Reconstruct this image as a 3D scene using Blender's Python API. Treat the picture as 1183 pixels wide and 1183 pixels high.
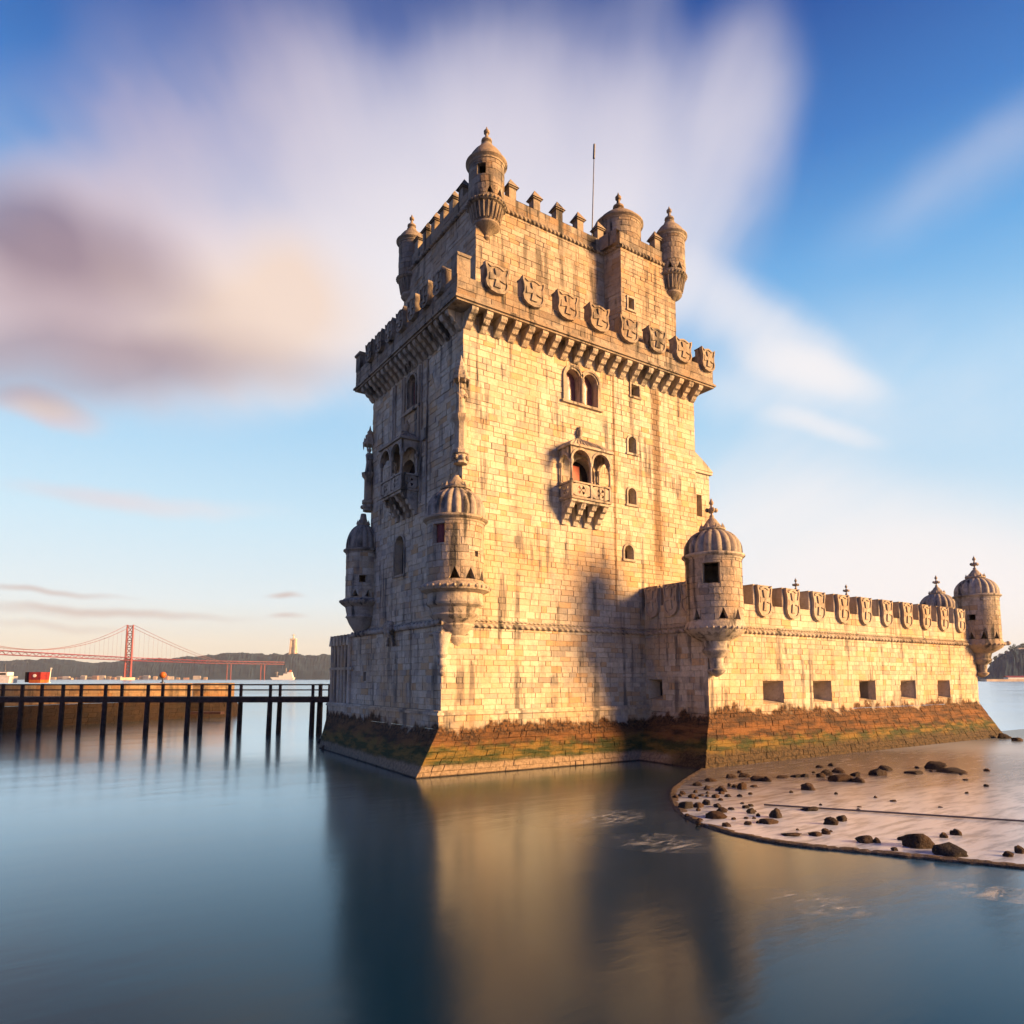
import bpy, bmesh, math, random
from mathutils import Vector, Matrix, noise
random.seed(7)
S = bpy.context.scene
for o in list(bpy.data.objects): bpy.data.objects.remove(o)
COL = S.collection
rad = math.radians

# ------------------------------------------------------------------ camera
CX, FPX, HY = 591.0, 797.0, 784.0
PITCH = rad(6.2)
PY0 = HY - FPX*math.tan(PITCH)
AZ = math.atan((1780-CX)/FPX*math.cos(PITCH))
CAM = Vector((-17.665, -32.961, 5.0))
FW = Vector((math.cos(AZ), math.sin(AZ), 0)); RT = Vector((math.sin(AZ), -math.cos(AZ), 0)); UP = Vector((0, 0, 1))
def ray(x, y):
    u = (x-CX)/FPX; v = -(y-PY0)/FPX
    return RT*u + FW*(math.cos(PITCH)-v*math.sin(PITCH)) + UP*(math.sin(PITCH)+v*math.cos(PITCH))
def at(x, y, d):
    """point seen at photo pixel x, y, at horizontal distance d along the view"""
    r = ray(x, y); return CAM + r*(d/(r.dot(FW)))
def ground(x, y, z=0.0):
    r = ray(x, y); return CAM + r*((z-CAM.z)/r.z)
cam = bpy.data.cameras.new('camera'); camo = bpy.data.objects.new('camera', cam); COL.objects.link(camo)
cam.sensor_width = 36; cam.sensor_fit = 'HORIZONTAL'; cam.lens = FPX/1183*36
cam.shift_y = (PY0-591.5)/1183; cam.shift_x = (591.5-CX)/1183
cam.clip_start = 0.5; cam.clip_end = 60000
fd = (FW*math.cos(PITCH)+UP*math.sin(PITCH)).normalized()
up = (UP*math.cos(PITCH)-FW*math.sin(PITCH)).normalized()
m = Matrix((RT, up, -fd)).transposed().to_4x4(); m.translation = CAM
camo.matrix_world = m
S.camera = camo

# ------------------------------------------------------------------ sun, sky, exposure
SUN_A, SUN_E = 40.0, 14.5          # degrees from the lit wall's normal, elevation
sd = Vector((math.sin(rad(SUN_A))*math.cos(rad(SUN_E)), -math.cos(rad(SUN_A))*math.cos(rad(SUN_E)), math.sin(rad(SUN_E))))
sl = bpy.data.lights.new('sun', 'SUN'); sl.energy = 5.0; sl.angle = rad(21); sl.color = (1.0, 0.565, 0.22)
so = bpy.data.objects.new('sun', sl); COL.objects.link(so)
so.rotation_euler = sd.to_track_quat('Z', 'Y').to_euler()
S.view_settings.view_transform = 'Standard'; S.view_settings.look = 'None'; S.view_settings.gamma = 1
S.view_settings.exposure = 1.65

class NT:
    """small node builder"""
    def __init__(s, tree): s.t = tree; s.N = tree.nodes; s.L = tree.links
    def n(s, typ, **k):
        a = s.N.new(typ)
        for key, v in k.items(): setattr(a, key, v)
        return a
    def put(s, sock, v):
        if isinstance(v, bpy.types.NodeSocket): s.L.new(v, sock)
        elif v is not None:
            try: sock.default_value = v
            except Exception: sock.default_value = (v, v, v) if not hasattr(v, '__len__') else tuple(v)+(1,)
    def m(s, op, a, b=None, c=None, clamp=False):
        x = s.n('ShaderNodeMath', operation=op, use_clamp=clamp)
        s.put(x.inputs[0], a); s.put(x.inputs[1], b)
        if c is not None: s.put(x.inputs[2], c)
        return x.outputs[0]
    def vm(s, op, a, b=None, scale=None):
        x = s.n('ShaderNodeVectorMath', operation=op); s.put(x.inputs[0], a)
        if b is not None: s.put(x.inputs[1], b)
        if scale is not None: s.put(x.inputs['Scale'], scale)
        return x.outputs['Value'] if op in ('DOT_PRODUCT', 'LENGTH', 'DISTANCE') else x.outputs[0]
    def mix(s, f, a, b, mode='MIX'):
        x = s.n('ShaderNodeMix', data_type='RGBA', blend_type=mode, clamp_factor=True)
        s.put(x.inputs[0], f); s.put(x.inputs[6], a if isinstance(a, bpy.types.NodeSocket) else tuple(a)+(1,))
        s.put(x.inputs[7], b if isinstance(b, bpy.types.NodeSocket) else tuple(b)+(1,)); return x.outputs[2]
    def rng(s, v, a, b, c=0.0, d=1.0, smooth=True):
        x = s.n('ShaderNodeMapRange', interpolation_type='SMOOTHSTEP' if smooth else 'LINEAR')
        s.put(x.inputs[0], v); x.inputs[1].default_value = a; x.inputs[2].default_value = b
        x.inputs[3].default_value = c; x.inputs[4].default_value = d; return x.outputs[0]
    def noise(s, vec, scale, detail=4, rough=.55, out=0, dist=0.0):
        x = s.n('ShaderNodeTexNoise'); s.put(x.inputs['Vector'], vec); x.inputs['Scale'].default_value = scale
        x.inputs['Detail'].default_value = detail; x.inputs['Roughness'].default_value = rough; x.inputs['Distortion'].default_value = dist
        return x.outputs[out]
    def mapping(s, vec, loc=(0, 0, 0), rot=(0, 0, 0), sc=(1, 1, 1), typ='POINT'):
        x = s.n('ShaderNodeMapping', vector_type=typ); s.put(x.inputs[0], vec)
        x.inputs[1].default_value = loc; x.inputs[2].default_value = rot; x.inputs[3].default_value = sc; return x.outputs[0]
    def xyz(s, vec):
        x = s.n('ShaderNodeSeparateXYZ'); s.put(x.inputs[0], vec); return x.outputs
    def comb(s, a, b, c):
        x = s.n('ShaderNodeCombineXYZ'); s.put(x.inputs[0], a); s.put(x.inputs[1], b); s.put(x.inputs[2], c); return x.outputs[0]
    def ramp(s, f, stops, interp='LINEAR'):
        x = s.n('ShaderNodeValToRGB'); s.put(x.inputs[0], f); e = x.color_ramp; e.interpolation = interp
        while len(e.elements) < len(stops): e.elements.new(0.5)
        for el, (p, c) in zip(e.elements, stops): el.position = p; el.color = tuple(c)+(1,)
        return x.outputs[0]

def srgb(r, g, b):
    f = lambda c: (c/255/12.92 if c/255 <= .04045 else ((c/255+.055)/1.055)**2.4)
    return (f(r), f(g), f(b))

W = bpy.data.worlds.new('World'); S.world = W; W.use_nodes = True
def build_sky():
    W.node_tree.nodes.clear(); t = NT(W.node_tree)
    out = t.n('ShaderNodeOutputWorld'); bg = t.n('ShaderNodeBackground')
    STR = 0.1; bg.inputs[1].default_value = STR
    EXPO = 2**S.view_settings.exposure
    k = 1/(STR*EXPO)
    def c(r, g, b): a = srgb(r, g, b); return tuple(x*k for x in a)
    sky = t.n('ShaderNodeTexSky', sky_type='NISHITA'); sky.sun_disc = False
    sky.sun_elevation = rad(SUN_E); sky.sun_rotation = rad(180-SUN_A); sky.air_density = 1.0; sky.dust_density = 0.6; sky.ozone_density = 2.0
    co = t.n('ShaderNodeTexCoord').outputs['Generated']
    d = t.vm('NORMALIZE', co)
    F = t.vm('DOT_PRODUCT', d, tuple(FW)); R = t.vm('DOT_PRODUCT', d, tuple(RT)); Z = t.xyz(d)[2]
    front = t.rng(F, 0.05, 0.3)
    Fs = t.m('MAXIMUM', F, 0.05)
    u = t.m('DIVIDE', R, Fs); w = t.m('DIVIDE', Z, Fs)
    P0 = t.comb(u, w, 0.0)
    # clear-sky gradient by elevation, coloured on top of the physical sky
    el = t.m('ARCSINE', Z)
    deg = t.m('MULTIPLY', el, 180/math.pi)
    g = t.ramp(t.m('DIVIDE', deg, 60.0, clamp=True), [
        (0.0, srgb(238, 214, 190)), (0.045, srgb(235, 222, 207)), (0.10, srgb(226, 234, 238)), (0.2, srgb(205, 232, 246)),
        (0.36, srgb(160, 210, 244)), (0.50, srgb(104, 172, 230)), (0.62, srgb(58, 124, 200)), (0.74, srgb(22, 82, 164)), (0.86, srgb(8, 50, 122)), (1.0, srgb(5, 35, 95))])
    side = t.rng(t.m('SUBTRACT', u, t.m('MULTIPLY', w, 0.2)), -0.1, 0.6)
    g = t.mix(t.m('MULTIPLY', side, t.rng(w, 0.75, 0.15, 0, .55)), g, t.mix(t.rng(w, 0.1, 0.45), srgb(246, 240, 238), srgb(146, 206, 244)))
    g = t.vm('MULTIPLY', g, (k, k, k))
    base = t.mix(0.93, sky.outputs[0], g)
    # wind-drawn clouds
    wn = t.noise(t.mapping(P0, rot=(0, 0, rad(-20)), sc=(2.2, 1.2, 1)), 1.6, 3, .5, out=1)
    wv = t.vm('SCALE', t.vm('SUBTRACT', wn, (.5, .5, .5)), scale=0.09)
    P = t.vm('ADD', P0, wv)
    def pt(x, y): r = ray(x, y); f = r.dot(FW); return r.dot(RT)/f, r.z/f
    def blob(px, py, rx, ry, ang, wt, soft=0.0):
        a, b = pt(px, py)
        v = t.mapping(P, loc=(a, b, 0), rot=(0, 0, rad(ang)), sc=(rx/FPX, ry/FPX, 1), typ='TEXTURE')
        return t.m('MULTIPLY', t.rng(t.vm('LENGTH', v), soft, 1.0, 1.0, 0.0), wt)
    def total(lst):
        acc = None
        for b in lst:
            x = blob(*b); acc = x if acc is None else t.m('ADD', acc, x)
        return acc
    # px, py, radius along, radius across, angle (ccw), weight
    dens = total([
        (10, 320, 430, 210, -6, 1.7, 0), (270, 370, 270, 170, 5, 1.7, 0), (130, 240, 330, 210, -40, .7), (215, 150, 320, 130, -58, .45), (350, 150, 360, 180, -68, .6),
        (480, 230, 380, 300, -80, .9, 0), (600, 180, 330, 210, 85, .9, 0), (725, 110, 300, 90, 80, .5), (780, 200, 280, 160, 66, 1.0, 0), (865, 110, 220, 100, 78, .5),
        (440, 330, 230, 190, -40, .8), (660, 330, 280, 180, 10, .7),
        (880, 385, 210, 70, -34, 1.0, 0), (940, 432, 110, 36, -18, .9, 0), (860, 450, 150, 60, -5, .6), (1120, 190, 320, 70, 32, .25), (980, 640, 480, 130, 0, .9), (880, 540, 240, 110, 20, .35), (1100, 430, 330, 160, 0, .32), (1120, 700, 360, 120, 0, .8),
        (60, 478, 90, 28, -20, 1.0), (170, 583, 230, 20, -5, .5), (950, 497, 90, 22, -15, .6)])
    # long-exposure streaks fanning out from low on the horizon
    vx, vy = pt(600, 760)
    rel = t.vm('SUBTRACT', P0, (vx, vy, 0)); rx = t.xyz(rel)
    angv = t.m('ARCTAN2', rx[0], rx[1]); radv = t.vm('LENGTH', rel)
    st = t.noise(t.comb(t.m('MULTIPLY', angv, 5.0), t.m('MULTIPLY', radv, 1.3), 0), 1.0, 4, .55)
    st2 = t.noise(t.comb(t.m('MULTIPLY', angv, 2.2), t.m('MULTIPLY', radv, 2.0), 3.3), 1.0, 3, .5)
    fine = t.m('ADD', t.m('MULTIPLY', t.m('SUBTRACT', st, .5), .8), t.m('MULTIPLY', t.m('SUBTRACT', st2, .5), 1.1))
    dd = t.m('MAXIMUM', t.m('ADD', dens, t.m('MULTIPLY', fine, t.rng(dens, 0.0, .5, 0.0, 1.0))), 0.0)
    D = t.m('SUBTRACT', 1.0, t.m('EXPONENT', t.m('MULTIPLY', t.m('POWER', dd, 1.25), -1.5)))
    # clouds elsewhere (behind and above the camera) so the sky is complete
    pl = t.vm('DIVIDE', d, t.comb(t.m('ADD', t.m('ABSOLUTE', Z), .12), t.m('ADD', t.m('ABSOLUTE', Z), .12), t.m('ADD', t.m('ABSOLUTE', Z), .12)))
    other = t.rng(t.noise(t.mapping(pl, rot=(0, 0, AZ), sc=(.25, .9, 1)), 1.2, 5, .5), .5, .75)
    other = t.m('MULTIPLY', other, t.m('SUBTRACT', 1.0, front))
    D = t.m('ADD', t.m('MULTIPLY', D, front), t.m('MULTIPLY', other, .15), clamp=True)
    base = t.mix(front, t.vm('MULTIPLY', base, (.17, .36, .80)), base)
    shade = t.m('MULTIPLY', total([(40, 430, 300, 90, -5, 1.3), (20, 250, 220, 90, -25, .8), (330, 440, 190, 50, 5, .3), (170, 290, 150, 70, -50, .38), (60, 300, 240, 110, -15, .5), (230, 420, 180, 60, 0, .45), (100, 360, 260, 90, -8, .45)]), 1.0, clamp=True)
    warm = t.m('MULTIPLY', total([(290, 375, 210, 140, 0, 1.3), (330, 310, 110, 70, -60, .5), (130, 310, 90, 50, -30, .5), (60, 478, 60, 20, 0, .8)]), 1.0, clamp=True)
    low = t.rng(deg, 50, 24, 0, 1)
    ccol = t.mix(low, c(226, 218, 230), c(252, 246, 246))
    ccol = t.mix(t.rng(u, -.75, -.1, .8, 0), ccol, c(230, 196, 196))
    ccol = t.mix(warm, ccol, c(252, 224, 204))
    ccol = t.mix(t.m('MULTIPLY', shade, t.rng(st2, .3, .7, 1.0, .7)), ccol, c(160, 130, 138))
    res = t.mix(t.m('MULTIPLY', D, .93), base, ccol)
    # thin flat cloud bars low over the river, left
    bars = total([(40, 687, 150, 6, -1, .8), (150, 706, 190, 8, -1, .75), (30, 708, 130, 10, 0, .5), (338, 685, 32, 5, 0, .9), (340, 706, 34, 5, 0, .7), (60, 725, 160, 8, 0, .4)])
    res = t.mix(t.m('MULTIPLY', bars, t.m('MULTIPLY', front, .8)), res, c(206, 184, 176))
    t.L.new(res, bg.inputs[0]); t.L.new(bg.outputs[0], out.inputs[0])
build_sky()

# ------------------------------------------------------------------ materials
def mat(name):
    m_ = bpy.data.materials.new(name); m_.use_nodes = True; m_.node_tree.nodes.clear()
    t = NT(m_.node_tree); o = t.n('ShaderNodeOutputMaterial'); p = t.n('ShaderNodeBsdfPrincipled'); t.L.new(p.outputs[0], o.inputs[0])
    return m_, t, p, o

def stone_mat(name, base, pale, ochre, grey, weather=.35, waterline=False, stains=False, bump=.5):
    m_, t, p, o = mat(name)
    pos = t.n('ShaderNodeNewGeometry').outputs['Position']; X = t.xyz(pos)
    at_ = t.n('ShaderNodeVertexColor'); at_.layer_name = 'blk'; A = t.n('ShaderNodeSeparateColor'); t.L.new(at_.outputs[0], A.inputs[0])
    r1, r2, r3 = A.outputs
    hue = t.noise(pos, .6, 3, .6); c = t.mix(t.m('ADD', t.m('MULTIPLY', t.m('SUBTRACT', r1, .5), 1.5), hue, clamp=True), base, pale)
    c = t.mix(t.rng(r2, .74, 1.0, 0, .85), c, ochre)
    c = t.mix(t.rng(r3, .78, 1.0, 0, .6), c, grey)
    big = t.noise(pos, .22, 4, .6); mid = t.noise(pos, 1.1, 5, .62); sm = t.noise(pos, 6.0, 6, .7); fine = t.noise(pos, 22.0, 3, .6)
    c = t.mix(t.rng(big, .42, .64, 0, .55), c, ochre); crust = t.noise(t.mapping(pos, sc=(1, 1, .6)), 2.3, 6, .72); c = t.mix(t.rng(crust, .56, .70, 0, weather*.7), c, tuple(x*.62 for x in grey))
    c = t.mix(t.rng(mid, .47, .70, 0, weather), c, grey)
    streak = t.noise(t.mapping(pos, sc=(1.7, 1.7, .13)), 1.0, 5, .6)
    blotch = t.noise(t.mapping(pos, loc=(5, 1, 3)), .45, 3, .5)
    sfac = t.m('MULTIPLY', t.rng(streak, .50, .62, 0, 1), t.rng(blotch, .40, .56, .08, 1))
    c = t.mix(t.m('MULTIPLY', sfac, weather*1.25), c, tuple(x*.34 for x in grey))
    c = t.mix(t.rng(sm, .35, .75, 0, .38), c, tuple(x*.45 for x in base), 'MIX')
    pit = t.rng(sm, .63, .74, 0, .6)
    c = t.mix(pit, c, tuple(x*.3 for x in base))
    if stains:
        wob = t.m('MULTIPLY', t.m('SUBTRACT', mid, .5), 1.3)
        for (sx, hw, z0, z1, st) in ((16.7, .42, 10.5, 25.2, .8), (12.75, .11, 8, 25.5, .8), (9.6, .22, 20.6, 22.6, .5)):
            dx = t.m('ABSOLUTE', t.m('SUBTRACT', t.m('ADD', X[0], t.m('MULTIPLY', wob, hw if hw > .2 else .03)), sx))
            mk = t.m('MULTIPLY', t.rng(dx, hw*.5, hw*1.25, 1, 0), t.m('MULTIPLY', t.rng(X[2], z0, z0+3, 0, 1), t.rng(X[2], z1-.2, z1+.3, 1, 0)))
            mk = t.m('MULTIPLY', mk, t.m('MULTIPLY', t.rng(X[1], -.5, .3, 1, 1), t.rng(sm, .2, .5, .55, 1)))
            c = t.mix(t.m('MULTIPLY', mk, st), c, (.12, .07, .035))
    rough = .88
    if waterline:
        lowf = t.noise(pos, .33, 3, .5)
        nz = t.m('ADD', t.m('MULTIPLY', t.m('SUBTRACT', lowf, .5), 1.5), t.m('ADD', t.m('MULTIPLY', t.m('SUBTRACT', mid, .5), 1.8), t.m('MULTIPLY', t.m('SUBTRACT', streak, .5), 1.2)))
        zz = t.m('ADD', t.m('ADD', X[2], nz), t.rng(X[1], -4.5, -1.5, 0, .55))
        patch = t.noise(t.mapping(pos, sc=(.35, .35, 1.6)), 1.4, 5, .65)
        weed = t.mix(t.rng(patch, .36, .64), (.030, .018, .011), (.15, .068, .024))
        algae = t.mix(t.rng(patch, .42, .62), (.028, .038, .012), (.15, .095, .022))
        dark = t.mix(t.rng(sm, .4, .6), (.018, .011, .008), (.12, .06, .025))
        wet = t.mix(t.rng(sm, .4, .65), (.26, .19, .12), (.15, .11, .07))
        c2 = t.mix(t.rng(zz, 2.9, 3.3), dark, c)
        c2 = t.mix(t.rng(zz, 2.85, 2.2), c2, weed)
        za = t.m('ADD', X[2], t.m('MULTIPLY', nz, .8)); c2 = t.mix(t.rng(za, 1.75, 1.1), c2, algae)
        z3 = t.m('ADD', X[2], t.m('MULTIPLY', t.m('SUBTRACT', mid, .5), .5))
        c2 = t.mix(t.m('MULTIPLY', t.rng(z3, .7, .42), t.rng(X[1], -5, -3, .25, 1)), c2, wet)
        c2 = t.mix(t.m('MULTIPLY', t.rng(t.m('ADD', X[2], t.m('MULTIPLY', t.m('SUBTRACT', mid, .5), 1.2)), 1.15, .55), t.rng(X[1], -3.5, -5.2)), c2, t.mix(t.rng(sm, .4, .6), (.022, .016, .010), (.075, .05, .025)))
        c2 = t.mix(t.rng(X[2], .1, .03), c2, (.03, .022, .015))
        c = c2
    jitter = t.n('ShaderNodeBrightContrast'); t.L.new(c, jitter.inputs[0]); t.L.new(t.m('MULTIPLY', t.m('SUBTRACT', fine, .5), .10), jitter.inputs[1])
    t.L.new(jitter.outputs[0], p.inputs['Base Color']); p.inputs['Roughness'].default_value = rough
    p.inputs['Specular IOR Level'].default_value = .25
    h = t.m('ADD', t.m('MULTIPLY', sm, 1.0), t.m('ADD', t.m('MULTIPLY', mid, 1.2), t.m('MULTIPLY', fine, .35)))
    b = t.n('ShaderNodeBump'); b.inputs['Strength'].default_value = bump; b.inputs['Distance'].default_value = .09
    t.L.new(h, b.inputs['Height']); t.L.new(b.outputs[0], p.inputs['Normal'])
    return m_

STONE = stone_mat('limestone_ashlar', (.45, .375, .27), (.58, .51, .39), (.47, .29, .13), (.25, .235, .215), weather=.66, waterline=True, stains=True)
AGED = stone_mat('lichened_limestone', (.25, .205, .155), (.35, .295, .23), (.27, .17, .09), (.11, .10, .09), weather=.8, bump=.7)
CARVED = stone_mat('carved_limestone', (.37, .315, .245), (.47, .415, .34), (.36, .24, .13), (.16, .15, .135), weather=.8, bump=.8)
DOME = stone_mat('dome_limestone', (.30, .26, .21), (.40, .36, .31), (.28, .20, .13), (.12, .115, .11), weather=.85, bump=.6)
QUAY = stone_mat('quay_stone', (.20, .14, .085), (.28, .20, .12), (.26, .13, .05), (.09, .075, .06), weather=.5, waterline=False)

def plain(name, col, rough=.6, metal=0, noise_=.25, scale=3.0, spec=.4):
    m_, t, p, o = mat(name)
    pos = t.n('ShaderNodeNewGeometry').outputs['Position']
    n_ = t.noise(pos, scale, 5, .6)
    c = t.mix(t.rng(n_, .3, .7), tuple(x*(1-noise_) for x in col), tuple(min(1, x*(1+noise_)) for x in col))
    t.L.new(c, p.inputs['Base Color']); p.inputs['Roughness'].default_value = rough; p.inputs['Metallic'].default_value = metal
    p.inputs['Specular IOR Level'].default_value = spec
    return m_
WOOD = plain('tarred_timber', (.05, .021, .012), .75, noise_=.5)
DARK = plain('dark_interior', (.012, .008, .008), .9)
PANE = plain('old_window_glass', (.16, .07, .075), .22, noise_=.3, spec=.6)
REDWOOD = plain('red_shutter', (.36, .04, .012), .55)
METAL = plain('grey_metal', (.12, .12, .13), .4, .8)
REDSTEEL = plain('red_bridge_steel', (.17, .012, .022), .6, scale=.01)
CONC = plain('pale_concrete', (.55, .45, .34), .85, scale=.05)
WHITE = plain('white_paint', (.75, .72, .66), .5, noise_=.08)
ORANGE = plain('orange_paint', (.42, .11, .015), .5)
REDP = plain('red_paint', (.22, .02, .012), .5)
TILE = plain('roof_tile', (.38, .16, .08), .8)
ROCK = stone_mat('wet_rock', (.020, .015, .014), (.045, .032, .026), (.08, .04, .018), (.018, .017, .018), weather=.3, bump=1.0)

# ------------------------------------------------------------------ mesh helpers
ORG = {}
class MB:
    def __init__(s, org=(0, 0, 0)):
        s.v = []; s.f = []; s.c = []; s.sm = []; s.M = Matrix.Identity(4); s.col = None; s.smooth = False
    def P(s, p): s.v.append(tuple(s.M @ Vector(p))); return len(s.v)-1
    def F(s, idx, col=None):
        s.f.append(tuple(idx)); s.c.append(col or s.col or (.5, .3, .3)); s.sm.append(s.smooth)
    def quad(s, a, b, c, d, col=None): s.F([s.P(a), s.P(b), s.P(c), s.P(d)], col)
    def rc(s): return (random.random(), random.random()*.85, random.random()*.85)
    def box(s, x0, x1, y0, y1, z0, z1, col=None, ch=0.0):
        col = col or s.rc()
        if ch:
            s.prism([(x0+ch, y0), (x1-ch, y0), (x1, y0+ch), (x1, y1-ch), (x1-ch, y1), (x0+ch, y1), (x0, y1-ch), (x0, y0+ch)], z0, z1, col); return
        i = [s.P(p) for p in ((x0, y0, z0), (x1, y0, z0), (x1, y1, z0), (x0, y1, z0), (x0, y0, z1), (x1, y0, z1), (x1, y1, z1), (x0, y1, z1))]
        for q in ((3, 2, 1, 0), (4, 5, 6, 7), (0, 1, 5, 4), (1, 2, 6, 5), (2, 3, 7, 6), (3, 0, 4, 7)): s.F([i[k] for k in q], col)
    def prism(s, poly, z0, z1, col=None):
        col = col or s.rc(); n = len(poly)
        a = [s.P((x, y, z0)) for x, y in poly]; b = [s.P((x, y, z1)) for x, y in poly]
        s.F(a[::-1], col); s.F(b, col)
        for k in range(n): s.F([a[k], a[(k+1) % n], b[(k+1) % n], b[k]], col)
    def slab(s, poly, w0, w1, axis='y', col=None):
        """poly in (across, z) extruded along y (or x)"""
        col = col or s.rc(); n = len(poly)
        g = (lambda a, z, w: (a, w, z)) if axis == 'y' else (lambda a, z, w: (w, a, z))
        a = [s.P(g(x, z, w0)) for x, z in poly]; b = [s.P(g(x, z, w1)) for x, z in poly]
        s.F(a, col); s.F(b[::-1], col)
        for k in range(n): s.F([a[k], b[k], b[(k+1) % n], a[(k+1) % n]], col)
    def lathe(s, prof, cx=0, cy=0, n=28, lobes=None, col=None, smooth=True):
        col = col or s.rc(); sm0 = s.smooth; s.smooth = smooth; rows = []
        for r, z in prof:
            row = []
            for k in range(n):
                a = 2*math.pi*k/n; rr = r
                if lobes and r > .05: rr = r*(1-lobes[1]*(1-abs(math.sin(a*lobes[0]/2))))
                row.append(s.P((cx+rr*math.cos(a), cy+rr*math.sin(a), z)))
            rows.append(row)
        for i in range(len(rows)-1):
            for k in range(n): s.F([rows[i][k], rows[i][(k+1) % n], rows[i+1][(k+1) % n], rows[i+1][k]], col)
        s.smooth = False
        if prof[0][0] > .001: s.F(rows[0][::-1], col)
        if prof[-1][0] > .001: s.F(rows[-1], col)
        s.smooth = sm0
    def ball(s, c, r, n=8, sz=1.0, col=None):
        s.lathe([(max(.0005, r*math.sin(math.pi*i/n)), c[2]-r*sz*math.cos(math.pi*i/n)) for i in range(n+1)], c[0], c[1], n+4, col=col)
    def bar(s, a, b, r, n=6, r2=None, col=None):
        a = Vector(a); b = Vector(b); d = (b-a).normalized(); r2 = r if r2 is None else r2
        x = d.orthogonal().normalized(); y = d.cross(x); col = col or s.rc()
        A = [s.P(a+(x*math.cos(2*math.pi*k/n+.4)+y*math.sin(2*math.pi*k/n+.4))*r) for k in range(n)]
        B = [s.P(b+(x*math.cos(2*math.pi*k/n+.4)+y*math.sin(2*math.pi*k/n+.4))*r2) for k in range(n)]
        for k in range(n): s.F([A[k], A[(k+1) % n], B[(k+1) % n], B[k]], col)
        s.F(A[::-1], col); s.F(B, col)
    def rope(s, a, b, r, pitch=.42, step=.07, n=10):
        a = Vector(a); b = Vector(b); L = (b-a).length; d = (b-a)/L; x = d.orthogonal().normalized(); y = d.cross(x)
        rows = []; N = int(L/step); s.smooth = False
        for i in range(N+1):
            q = L*i/N; row = []
            for k in range(n):
                an = 2*math.pi*k/n; rr = r*(.84+.22*math.cos(2*an-2*math.pi*q/pitch))
                row.append(s.P(a+d*q+(x*math.cos(an)+y*math.sin(an))*rr))
            rows.append(row)
        for i in range(N):
            for k in range(n): s.F([rows[i][k], rows[i][(k+1) % n], rows[i+1][(k+1) % n], rows[i+1][k]])
    def build(s, name, material, parent=None, org=None, rot=0.0):
        po = ORG.get(parent.name, Vector((0, 0, 0))) if parent else Vector((0, 0, 0))
        if org is None: oo = po; vs = [tuple(Vector(p)-po) for p in s.v]
        else: oo = Vector(org); vs = s.v if rot is not None and org is not None else s.v
        me = bpy.data.meshes.new(name); me.from_pydata(vs, [], s.f)
        ca = me.color_attributes.new('blk', 'FLOAT_COLOR', 'CORNER'); buf = []
        for f, c in zip(s.f, s.c):
            for _ in f: buf += [c[0], c[1], c[2], 1.0]
        ca.data.foreach_set('color', buf)
        me.polygons.foreach_set('use_smooth', s.sm)
        me.materials.append(material); me.update()
        if any(s.sm): me.set_sharp_from_angle(angle=rad(34))
        ob = bpy.data.objects.new(name, me); COL.objects.link(ob)
        if parent: ob.parent = parent
        ob.location = oo-po; ob.rotation_euler = (0, 0, rot or 0)
        ORG[ob.name] = oo
        return ob
def thing(name, label, cat, loc=(0, 0, 0), group=None):
    o = bpy.data.objects.new(name, None); COL.objects.link(o); o.location = loc; o.empty_display_size = .5
    ORG[o.name] = Vector(loc); o['label'] = label; o['category'] = cat
    if group: o['group'] = group
    return o
def tag(o, label=None, cat=None, group=None, kind=None):
    if label: o['label'] = label
    if cat: o['category'] = cat
    if group: o['group'] = group
    if kind: o['kind'] = kind
    return o
def dup(o, parent, wloc, rot=0.0):
    """copy of a part (built with its own origin) and of its sub-parts"""
    c = o.copy(); COL.objects.link(c); c.parent = parent
    c.location = Vector(wloc)-ORG[parent.name]; c.rotation_euler = (0, 0, rot); ORG[c.name] = Vector(wloc)
    for ch in list(o.children):
        g = ch.copy(); COL.objects.link(g); g.parent = c
    return c

# wall mappings ------------------------------------------------------
def fquad(P00, P10, P01, P11, out):
    P00, P10, P01, P11 = map(Vector, (P00, P10, P01, P11)); U = ((P10-P00).length+(P11-P01).length)/2; V = (P01-P00).length
    n = (P10-P00).cross(P01-P00).normalized()
    if n.dot(Vector(out)) < 0: n = -n
    def f(u, v, w):
        a = u/U; b = v/V
        return (P00.lerp(P10, a)).lerp(P01.lerp(P11, a), b)+n*w
    return f, U, V
def fcyl(cx, cy, r, z0, z1, a0, a1):
    def f(u, v, w):
        a = a0+u/r; return Vector((cx+(r+w)*math.cos(a), cy+(r+w)*math.sin(a), z0+v))
    return f, r*(a1-a0), z1-z0
def sub(rects, h):
    out = []
    for (a, b, c, d) in rects:
        A, B, Cc, D = h
        if A >= b or B <= a or Cc >= d or D <= c: out.append((a, b, c, d)); continue
        if c < Cc: out.append((a, b, c, Cc))
        if D < d: out.append((a, b, D, d))
        c2, d2 = max(c, Cc), min(d, D)
        if a < A: out.append((a, A, c2, d2))
        if B < b: out.append((B, b, c2, d2))
    return out
def outline(h):
    u0, u1, v0, v1, kind = h[:5]
    if kind == 'rect': return [(u0, v0), (u0, v1), (u1, v1), (u1, v0)]
    if kind == 'tri': return [(u0, v0), ((u0+u1)/2, v1), (u1, v0)]
    r = (u1-u0)/2; vs = v1-r
    return [(u0, v0)]+[((u0+u1)/2-r*math.cos(math.pi*i/10), vs+r*math.sin(math.pi*i/10)) for i in range(11)]+[(u1, v0)]
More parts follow.
